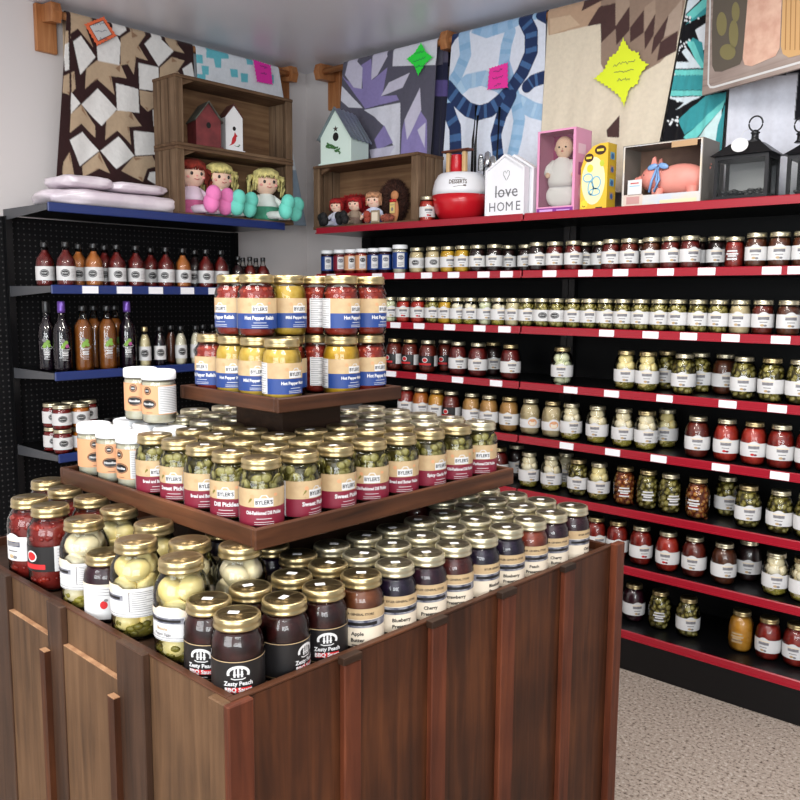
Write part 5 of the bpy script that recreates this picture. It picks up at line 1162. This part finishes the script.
for k, (dx, dy, h_, lean) in enumerate([(.030, .045, .315, .012), (.044, .05, .27, .004), (.100, .055, .30, .006)]):
    s_ = MB().tube([(0, 0, 0), (lean*.3, 0, h_*.5), (lean, .01, h_)], .0062, 8).build('black_stick', BLKM, None, (xt+dx, YF+.135+dy, zt3 if dx < .09 else zr)); tag(s_, 'thin black stick, %s of three rising behind the wooden rack' % ('left', 'middle', 'right')[k], 'stick', 'black sticks behind the tub')
    if dx > .09: s_.scale = (1, 1, 1.8); s_.location.x = xt+.106; s_.location.y = YF+.27
CHR = mat('chrome', (200, 204, 210), .15, metal=.95)
for k, (px, dy, h_) in enumerate([(481, .085, .075), (493, .16, .30), (487.5, .20, .33)]):
    xx = x_at(px, YF+dy if k else YF+.115, zr+.25); o = thing('glass_shaker', 'clear shaker with shiny metal cap, %s of three beside the rack' % ('left', 'right', 'middle')[k], 'shaker', (xx, YF+(dy if k else .115), zt3 if k == 0 else zr), 0, 'shakers beside the tub')
    r = .013 if k == 0 else .02
    MB().lathe([(r, 0), (r*1.05, .004), (r, h_*.7), (r*.8, h_*.8)], 16).build('bottle', GLASS, o); MB().lathe([(r*.86, h_*.78), (r*.95, h_*.82), (r*.7, h_*.97), (0, h_)], 16).build('cap', CHR, o)
# house-shaped plaques
def hplaque(label, x0, y, w, h, d, text):
    t = thing('house_plaque', label, 'decoration', (x0, y, zr), 0, 'house-shaped decorations'); e = h*.76; b = .009
    P = [(0, 0), (w, 0), (w, e), (w/2, h), (0, e)]; I = [(b, b), (w-b, b), (w-b, e-.003), (w/2, h-b*1.25), (b, e-.003)]
    m = MB(); n = 5; v = [(p[0], 0, p[1]) for p in P]+[(p[0], 0, p[1]) for p in I]+[(p[0], d, p[1]) for p in P]+[(p[0], .010, p[1]) for p in I]
    fs = [(i, (i+1) % n, n+(i+1) % n, n+i) for i in range(n)]+[(i, 2*n+i, 2*n+(i+1) % n, (i+1) % n) for i in range(n)]+[(n+i, n+(i+1) % n, 3*n+(i+1) % n, 3*n+i) for i in range(n)]+[tuple(range(2*n, 3*n))[::-1]]
    m.add(v, fs); m.build('frame', TW, t)
    MB().prism(I, .009, .012).build('panel', TW, t)
    if text:
        g = flatf((0, .009, 0)); c = w/2+.005
        g.stroke([(c-.001, h*.58), (c-.016, h*.67), (c-.015, h*.72), (c-.007, h*.73), (c-.001, h*.69), (c+.006, h*.735), (c+.015, h*.72), (c+.015, h*.665), (c+.003, h*.59)], .0024, 0, 1)
        g.text('love', c, h*.40, .074, 0, 1, 0, w*.78); g.stroke([(c-.06, h*.385), (c-.02, h*.375), (c+.03, h*.385), (c+.05, h*.38)], .0018, 0, 1)
        for k, ch in enumerate('HOME'): g.text(ch, w*(.17+.22*k), h*.16, .056, 0, 1, 0, w*.19)
        g.build('lettering', mat('plaque_grey', (104, 104, 108), .6), t)
    return t
xa, xb2 = x_at(485, YF, zr+.1), x_at(524, YF, zr+.1); hh_ = on_y(505, 153.5, YF)[2]-zr
hplaque('white house-shaped decoration reading love HOME, front one of two', xa, YF, xb2-xa, hh_, .036, True)
hplaque('plain white house-shaped decoration standing right behind the love HOME one', xa+.020, YF+.040, xb2-xa, hh_*1.0, .036, False)
# boxed baby doll
PK = mat('box_pink', (222, 150, 186), .35); PKI = mat('box_magenta_inside', (158, 52, 110), .5, rgb2=(206, 120, 170), nscale=6); PUR = mat('box_purple_print', (128, 50, 140), .4)
def obox(name, label, x0, x1, y, z1, d, outer, inner, lip_z, edge=.010, floor_m=None, film=True):
    t = thing(name, label, 'box', (x0, y, zr)); w = x1-x0; h = z1-zr; e = .003
    MB().box(0, d-e, 0, w, d, h).build('back_panel', [inner], t)
    for a in (0, w-e): m = MB().box(a, 0, 0, a+e, d-e, h); m.build('side_panel', outer, t)
    MB().box(e, 0, h-e, w-e, d-e, h).build('top_panel', outer, t); MB().box(e, 0, 0, w-e, d-e, e).build('bottom_panel', floor_m or outer, t)
    m = MB(); m.box(e, -.001, e, w-e, .001, lip_z); m.box(e, -.001, h-edge, w-e, .001, h-e); m.box(e, -.001, lip_z, e+edge, .001, h-edge); m.box(w-e-edge, -.001, lip_z, w-e, .001, h-edge); m.build('front_frame', floor_m or outer, t)
    if film: MB().box(e+edge, .002, lip_z, w-e-edge, .0025, h-edge).build('clear_window', GLASS, t)
    return t, w, h
xa, xb2 = x_at(536.5, YF, zr+.1), x_at(574.5, YF, zr+.1); zz = on_y(538, 132, YF)[2]
t, w_, h_ = obox('doll_box', 'pink window box holding a baby doll in white', xa, xb2, YF, zz, .125, PK, PKI, .028, .008)
g = flatf((0, -.001, 0)); g.rect(.004, .003, w_-.004, .022, 0); g.rect(w_*.1, .008, w_*.45, .017, 1, 1); g.rect(w_*.55, .010, w_*.9, .014, 1, 1); g.build('printed_strip', [PUR, mat('print_lilac', (206, 160, 216), .5)], t)
g = Flat(plane_fn((w_, 0, 0), (0, 1, 0), (0, 0, 1), (1, 0, 0)), 9); g.rect(.02, h_*.70, .08, h_*.82, 0, 0); g.rect(.025, h_*.45, .075, h_*.6, 1, 0); g.oval(.05, h_*.25, .02, .03, 0, 0, 16); g.build('side_print', [mat('print_rose', (236, 196, 214), .5), mat('print_plum', (158, 78, 130), .5)], t)
t = thing('baby_doll', 'bald baby doll in a white gown lying in the pink box', 'doll', (xa+w_*.45, YF+.066, zr+.0035), .35); t.scale = (1.04, .86, 1.08); WG = mat('white_gown', (240, 236, 240), .8, bump=.5, bscale=30)
c = MB().ell((.006, -.004, h_*.74), (.036, .034, .043), 20, 14).build('head', SKIN, t)
for x in (-.013, .013): MB().ell((.004+x, -.036, h_*.735), (.0042, .003, .0036), 8, 6).build('eye', EYE, c)
MB().ell((.004, -.037, h_*.69), (.006, .003, .0022), 8, 6).build('mouth', MOU, c); MB().ell((.004, -.040, h_*.715), (.004, .004, .004), 8, 6).build('nose', SKIN, c)
for x in (-.036, .036): MB().ell((.006+x, .0, h_*.73), (.004, .006, .009), 8, 6).build('ear', SKIN, c)
m = MB().lathe([(.052, h_*.30), (.058, h_*.36), (.050, h_*.50), (.034, h_*.60), (.012, h_*.645)], 20); m.build('gown', WG, t)
for sx in (-1, 1):
    a = MB().tube([(sx*.03, 0, h_*.57), (sx*.048, -.012, h_*.50), (sx*.052, -.032, h_*.44)], [.018, .020, .017], 12).build('sleeve', WG, t); MB().ell((sx*.052, -.038, h_*.425), (.010, .009, .011), 10, 8).build('hand', SKIN, a)
sup((.0, -.004, h_*.20), (.062, .034, h_*.13), .7, 28, 12, .02, 4).build('blanket', WG, t)
# yellow toy box
YB = mat('box_yellow', (224, 182, 52), .4); BRN = mat('print_brown', (62, 34, 18), .5); CRM = mat('print_cream', (236, 224, 176), .5); TEA = mat('print_sky', (120, 180, 206), .5); LIM = mat('print_lime', (190, 196, 60), .5)
xa, xb2 = x_at(580.5, YF, zr+.1), x_at(607, YF, zr+.1); zz = on_y(594, 144, YF)[2]; w_ = xb2-xa; h_ = zz-zr
t = thing('toy_box', 'yellow toy box printed with blue loops, beside the boxed baby doll', 'box', (xa, YF, zr))
MB().prism([(0, 0), (w_, 0), (w_, h_), (w_*.72, h_), (w_*.45, h_*.97), (w_*.14, h_*.84), (0, h_*.66)], 0, .07).build('carton', YB, t)
g = flatf((0, 0, 0)); g.oval(w_*.48, h_*.45, w_*.44, h_*.36, 1, 0, 28)
for u, v, a, b in ((w_*.30, h_*.80, w_*.17, h_*.065), (w_*.72, h_*.90, w_*.21, h_*.07)): g.oval(u, v, a, b, 0, 1, 20); g.rect(u-a*.6, v-b*.25, u+a*.6, v+b*.25, 4, 2)
lp = lambda cx, cy, a, b, n=18: [(cx+a*math.cos(2*PI*k/n), cy+b*math.sin(2*PI*k/n)) for k in range(n)]
for q_ in ((w_*.28, h_*.50, w_*.17, h_*.06), (w_*.60, h_*.42, w_*.16, h_*.09), (w_*.55, h_*.28, w_*.2, h_*.05), (w_*.40, h_*.34, w_*.1, h_*.1)): g.stroke(lp(*q_), .005, 2, 2, True)
g.oval(w_*.80, h_*.70, w_*.09, h_*.05, 3, 1, 14); g.oval(w_*.35, h_*.64, w_*.12, h_*.06, 4, 1, 14); g.oval(w_*.16, h_*.10, w_*.14, h_*.07, 4, 1, 16); g.stroke(lp(w_*.16, h_*.085, w_*.05, h_*.02)[9:], .003, 0, 2); g.rect(w_*.6, h_*.03, w_*.85, h_*.05, 0, 1)
g.build('front_print', [BRN, CRM, TEA, LIM, mat('print_bright_yellow', (240, 206, 60), .5)], t)
g = Flat(plane_fn((w_, 0, 0), (0, 1, 0), (0, 0, 1), (1, 0, 0)), 9)
for k in range(4): v = h_*(.14+.2*k); g.rect(.014, v, .056, v+h_*.15, 0, 0); g.rect(.018, v+.006, .052, v+h_*.13, 1+k % 2, 1); g.oval(.035, v+h_*.07, .011, .011, 3, 2, 12)
g.build('side_print', [YB, mat('print_peach', (206, 158, 110), .5), TEA, mat('print_blue', (70, 110, 170), .5)], t)
# boxed pig
CBD = mat('cardboard_print', (216, 200, 172), .5, rgb2=(190, 196, 206), nscale=9); CBI = mat('carton_inside', (96, 72, 60), .7, rgb2=(140, 112, 92), nscale=5); GRC = mat('carton_grey_side', (122, 116, 108), .5)
xa, xb2 = x_at(622, YF, zr+.1), x_at(702, YF, zr+.1); zz = on_y(660, 142, YF)[2]
t, w_, h_ = obox('toy_pig_box', 'open-fronted carton holding the pink toy pig', xa, xb2, YF, zz, .15, GRC, CBI, h_*.0+.045, .006, CBD, False)
g = flatf((0, -.001, 0)); g.rect(w_*.03, .006, w_*.28, .050, 0, 0); g.rect(w_*.07, .014, w_*.24, .042, 1, 1); g.rect(w_*.5, .010, w_*.95, .022, 2, 0); g.rect(w_*.62, h_-.026, w_*.93, h_-.004, 3, 1)
g.build('front_print', [mat('print_beige', (206, 188, 176), .5), mat('print_dusty_pink', (186, 140, 136), .5), mat('print_sand', (222, 206, 168), .5), mat('print_wood', (176, 142, 104), .5)], t)
PIG = mat('pig_pink', (226, 150, 136), .5, rgb2=(216, 134, 122), nscale=10)
px0 = (xa+xb2)/2+.01; t = thing('toy_pig', 'pink toy pig with a blue ribbon, facing left in its carton', 'toy pig', (px0, YF+.075, zr+.0035)); bz = .098
m = MB(); m.ell((.035, 0, bz), (.105, .050, .060), 24, 16); m.ell((-.070, 0, bz+.012), (.055, .044, .050), 20, 14); m.ell((-.115, -.002, bz+.006), (.034, .026, .024), 16, 12); m.ell((-.142, -.002, bz+.006), (.010, .019, .018), 14, 10)
for dx, dy in ((-.045, -.025), (-.045, .025), (.095, -.025), (.095, .025)): m.tube([(dx, dy, bz-.03), (dx, dy, .03), (dx, dy, .0)], [.026, .019, .018], 12)
m.build('body', PIG, t)
for dy in (-.028, .028): MB().prism([(-.075, bz+.045), (-.045, bz+.05), (-.056, bz+.092), (-.066, bz+.086)], dy-.005, dy+.005).build('ear', PIG, t)
MB().ell((-.098, -.034, bz+.024), (.004, .003, .004), 8, 6).build('eye', EYE, t)
m = MB().tube([(.140, 0, bz+.02), (.150, -.006, bz+.035), (.142, -.010, bz+.042), (.138, 0, bz+.036), (.15, .004, bz+.05)], .004, 8); m.build('tail', PIG, t)
RB = mat('ribbon_blue', (120, 158, 206), .4); m = MB(); m.tube([(-.040+.0*math.cos(k*PI/8), .049*math.cos(k*PI/8), bz+.004+.060*math.sin(k*PI/8)) for k in range(17)], .005, 8, closed=True)
for s_ in (-1, 1): m.ell((-.040+s_*.022, -.040, bz+.052), (.022, .005, .011), 12, 8, 0, Matrix.Rotation(s_*.3, 3, 'Y')); m.tube([(-.040, -.048, bz+.045), (-.040+s_*.015, -.056, bz-.0), (-.055+s_*.01, -.055, bz-.045)], .005, 6)
m.build('ribbon', RB, t)
g = thing('hang_tag', 'white card tag at the pig box front, left corner', 'tag', (xa+.028, YF-.006, zr+.050)); MB().box(0, 0, 0, .058, .002, .055).build('card', WH, g); f = flatf((0, 0, 0)); f.rect(.008, .030, .050, .033, 0); f.rect(.012, .040, .046, .044, 1); f.build('print', [TEA, RED], g)
# lanterns
LBK = mat('lantern_black', (26, 26, 29), .35, metal=.4)
def lantern(label, x0, x1, y, d, h, ring):
    t = thing('lantern', label, 'lantern', (x0, y, zr), 0, 'black lanterns'); w = x1-x0; e = .012; zb_, zt_ = .020, h
    m = MB(); m.box(-.006, -.006, 0, w+.006, d+.006, .010, 0, .003); m.box(0, 0, .010, w, d, zb_); m.build('base_frame', LBK, t); MB().box(0, 0, zt_-.014, w, d, zt_).build('top_frame', LBK, t)
    for x in (0, w-e):
        for yy_ in (0, d-e): MB().box(x, yy_, zb_, x+e, yy_+e, zt_-.014).build('corner_post', LBK, t)
    MB().box(e, .004, zb_, w-e, .0055, zt_-.014).build('glass_pane', GLASS, t); MB().box(w-.0055, e, zb_, w-.004, d-e, zt_-.014).build('glass_pane', GLASS, t); MB().box(e, d-.006, zb_, w-e, d-.004, zt_-.014).build('back_plate', mat('lantern_backplate', (140, 142, 148), .4, metal=.5), t)
    m = MB(); v = [(-.014, -.014, zt_), (w+.014, -.014, zt_), (w+.014, d+.014, zt_), (-.014, d+.014, zt_), (w*.22, d*.25, zt_+.045), (w*.78, d*.25, zt_+.045), (w*.78, d*.75, zt_+.045), (w*.22, d*.75, zt_+.045)]
    m.add([(p[0], p[1], p[2]) for p in v], [(3, 2, 1, 0), (4, 5, 6, 7), (0, 1, 5, 4), (1, 2, 6, 5), (2, 3, 7, 6), (3, 0, 4, 7)]); m.box(w*.3, d*.3, zt_+.045, w*.7, d*.7, zt_+.052); m.build('roof', LBK, t)
    cx = w*ring; m = MB().lathe([(.022, zt_+.05), (.013, zt_+.06), (.012, zt_+.075), (.017, zt_+.08), (.006, zt_+.09)], 16, 0, (cx, d/2, 0)); m.build('finial', LBK, t)
    MB().tube([(cx+.024*math.cos(a), d/2, zt_+.112+.026*math.sin(a)) for a in [2*PI*k/24 for k in range(24)]], .003, 8, closed=True).build('ring_handle', LBK, t)
    rs = random.Random(3); m = MB()
    for k in range(60): m.ell((rs.uniform(e+.012, w-e-.012), rs.uniform(.02, d-.02), zb_+rs.uniform(.004, .022)), (.010, .008, .006), 7, 5)
    tag(m.build('dark_pebbles', mat('pebble_dark', (58, 58, 62), .5), t), None, None); return t
xa, xb2 = x_at(713, YF, zr+.1), x_at(767, YF, zr+.1); hl = on_y(740, 154, YF)[2]-zr
lt = lantern('black metal lantern with glass front and dark pebbles, nearer of the two', xa, xb2, YF+.01, .12, hl, .62)
g = thing('round_tag', 'white round paper tag stuck on the nearer lantern roof', 'tag', (x_at(740, YF-.012, zr+.2), YF-.013, on_y(740, 145, YF-.012)[2]), 0)
f = Flat(plane_fn((0, 0, 0), (1, 0, 0), (0, 0, 1), (0, -1, 0)), 9); f.oval(0, 0, .030, .024, 0, 0, 28); f.build('tag_face', WH, g); MB().tube([(-.002, .002, .020), (0, .03, .05), (.01, .05, .06)], .0008, 5).build('string', WH, g)
xa = x_at(786, YF+.03, zr+.1); lantern('black metal lantern at the right picture edge, farther of the two', xb2+.024, xb2+.024+.205, YF+.13, .13, hl, .10)

# ------------------------------------------------------------------ starburst price signs pinned to the quilts, and the hanging board
def burst(name, label, side, pts, colr, writing, inner=None):
    D = (YQ-.022) if side == 'r' else (XQ+.022)
    P = [(on_y(a, b, D) if side == 'r' else on_x(a, b, D)) for a, b in pts]; P = [((p[0] if side == 'r' else p[1]), p[2]) for p in P]
    c = (sum(p[0] for p in P)/len(P), sum(p[1] for p in P)/len(P)); t = thing(name, label, 'price sign', (c[0], D, c[1]) if side == 'r' else (D, c[0], c[1]), 0 if side == 'r' else PI/2)
    L = [(p[0]-c[0], p[1]-c[1]) for p in P]; Z = []
    n = len(L)
    for i in range(n):      # pinked edge
        a, b = L[i], L[(i+1) % n]; k = max(2, int(math.hypot(b[0]-a[0], b[1]-a[1])/.018))
        for j in range(k):
            Z.append((a[0]+(b[0]-a[0])*j/k, a[1]+(b[1]-a[1])*j/k)); mx_, my_ = a[0]+(b[0]-a[0])*(j+.5)/k, a[1]+(b[1]-a[1])*(j+.5)/k; Z.append((mx_*.92, my_*.92))
    MB().prism(Z, 0, .0015).build('card', mat('neon_%d_%d_%d' % colr, colr, .6), t)
    if inner:
        f = flatf((0, 0, 0)); f.poly([(p[0]*.66, p[1]*.66) for p in L], 0, 0); f.stroke([(p[0]*.69, p[1]*.69) for p in L], .003, 1, 1, True); f.build('inner_card', [WH, BK], t)
    f = flatf((0, 0, 0)); rs = random.Random(len(label)); ang = math.atan2(L[1][1]-L[0][1], L[1][0]-L[0][0]) if inner else .0
    for q_, wd in enumerate(writing):
        w0 = wd; y0 = .03-.033*q_; pts_ = [(-w0+2*w0*k/14, y0+rs.uniform(-.007, .007)) for k in range(15)]
        ca, sa = math.cos(ang*.6), math.sin(ang*.6); f.stroke([(p[0]*ca-p[1]*sa, p[0]*sa+p[1]*ca) for p in pts_], .0022, 0, 2)
    f.build('handwriting', mat('marker_ink', (40, 60, 90), .6), t)
    return t
burst('price_sign', 'orange-bordered white price sign pinned to the star quilt', 'l', [(84, 24), (104, 16), (117, 36), (97, 46)], (236, 110, 66), [.03, .03, .02], True)
burst('price_sign', 'bright pink price sign on the turquoise-squared quilt', 'l', [(253, 59), (271, 65), (273, 85), (257, 82)], (236, 50, 170), [.025, .02])
burst('price_sign', 'neon green diamond price sign on the lilac quilt', 'r', [(406, 59), (414, 53), (421, 42), (426, 52), (433, 57), (425, 64), (418, 76), (414, 66)], (44, 230, 70), [.03, .04, .025])
burst('price_sign', 'bright pink square price sign on the ring quilt', 'r', [(489, 68), (508, 62), (508, 88), (487, 90)], (240, 50, 160), [.025, .03, .02])
t = burst('price_sign', 'large neon yellow starburst price sign on the cream quilt', 'r', [(593, 79), (603, 70), (609, 57), (617, 51), (623, 37), (630, 49), (639, 52), (641, 59), (649, 64), (641, 74), (638, 84), (629, 90), (624, 107), (619, 97), (608, 88)], (226, 240, 40), [.05, .045, .03])
A = on_y(702, 95.5, 3.30); zbd = A[2]; B = on_z(800, 68, zbd); dv = np.array([B[0]-A[0], B[1]-A[1]]); L_ = np.linalg.norm(dv); dv /= L_
print('board', A, B, L_)
Wb, Hb = L_+.28, ZC-.06-zbd; ang = math.atan2(dv[1], dv[0]); t = thing('hanging_board', 'wood-grain picture board of a pickle jar, sausage and cracker, hanging at right', 'picture board', (A[0], A[1], zbd), ang)
MB().box(0, 0, 0, Wb, .014, Hb).build('board', wood('board_greywood', (116, 100, 94), (154, 138, 130), (178, 164, 156), 'x', .6), t)
nb_ = np.array([dv[1], -dv[0], 0.0])
def onb(px, py): d = ray(px, py); tt = ((A-CP)@nb_)/(d@nb_); p = CP+d*tt-A; return (float(p[0]*dv[0]+p[1]*dv[1]), float(p[2]))
g = flatf((0, 0, 0)); bq = lambda pts: [onb(640+x/5, y/5) for x, y in pts]
g.stroke(bq([(352, -60), (352, 20), (342, 420), (352, 436), (370, 436), (800, 312), (900, 284)]), .008, 3, 1)
g.stroke(bq([(372, -60), (372, 20), (360, 410), (372, 418), (800, 296)]), .003, 3, 1) if False else None
g.poly(bq([(372, -90), (360, 160), (362, 330), (375, 358), (410, 358), (500, 322), (515, 290), (545, -90)]), 0, 1)
for (x, y, a, b) in ((410, 120, 26, 60), (470, 170, 24, 70), (440, 260, 40, 40), (480, 60, 20, 50)):
    g.poly(bq([(x+a*math.cos(k*PI/8), y+b*math.sin(k*PI/8)) for k in range(16)]), 1, 2)
g.poly(bq([(548, -90), (515, 290), (525, 325), (560, 332), (680, 280), (700, 240), (715, -90)]), 2, 2)
g.poly(bq([(718, -90), (705, 230), (715, 270), (745, 288), (900, 250), (900, -90)]), 4, 1)
for k in range(5): g.stroke(bq([(735+24*k, -90), (728+24*k, 250)]), .004, 5, 2)
g.build('printed_picture', [mat('print_jar_olive', (92, 84, 74), .5), mat('print_pickle', (126, 118, 78), .5), mat('print_sausage', (224, 186, 164), .5, rgb2=(206, 160, 140), nscale=20), WH, mat('print_bread', (206, 164, 112), .5), mat('print_bread_line', (166, 120, 74), .5)], t)
for x in (.08, Wb-.08): MB().tube([(x, .007, Hb-.002), (x, .007, ZC-zbd-.001)], .003, 6).build('hanging_cord', WH, t)

# ------------------------------------------------------------------ light
w = bpy.data.worlds.new('world'); bpy.context.scene.world = w; w.use_nodes = True
w.node_tree.nodes['Background'].inputs[0].default_value = (.86, .92, 1, 1); w.node_tree.nodes['Background'].inputs[1].default_value = .45
def area(name, loc, target, sx, sy, energy, colr=(1, 1, 1)):
    energy *= 1.5
    l = bpy.data.lights.new(name, 'AREA'); l.shape = 'RECTANGLE'; l.size = sx; l.size_y = sy; l.energy = energy; l.color = colr
    o = bpy.data.objects.new(name, l); o.location = loc; col.objects.link(o)
    d = Vector(target)-Vector(loc); o.rotation_euler = d.to_track_quat('-Z', 'Y').to_euler(); return o
area('ceiling_lamp', (-1.2, 1.6, ZC-.03), (-1.2, 1.6, 0), .6, 1.2, 26, (1, .97, .93))
area('ceiling_lamp', (-.1, .4, ZC-.03), (-.1, .4, 0), 1.2, .6, 30, (1, .97, .93))
area('ceiling_lamp', (-1.8, -.4, ZC-.03), (-1.8, -.4, 0), 1.2, .6, 30, (1, .97, .93))
area('window_light', (2.2, -1.6, 1.7), (-2, 2, 1.4), 2.2, 1.6, 70, (.93, .97, 1))
area('window_light', (-.6, -2.6, 1.7), (-2.4, 2, 1.3), 2.2, 1.5, 60, (.93, .97, 1))
sc = bpy.context.scene
sc.view_settings.view_transform = 'Standard'; sc.view_settings.look = 'None'; sc.view_settings.gamma = 1; sc.view_settings.exposure = 0
sc.cycles.use_denoising = True
sc.cycles.transparent_max_bounces = 16; sc.cycles.max_bounces = 8; sc.cycles.caustics_reflective = False; sc.cycles.caustics_refractive = False
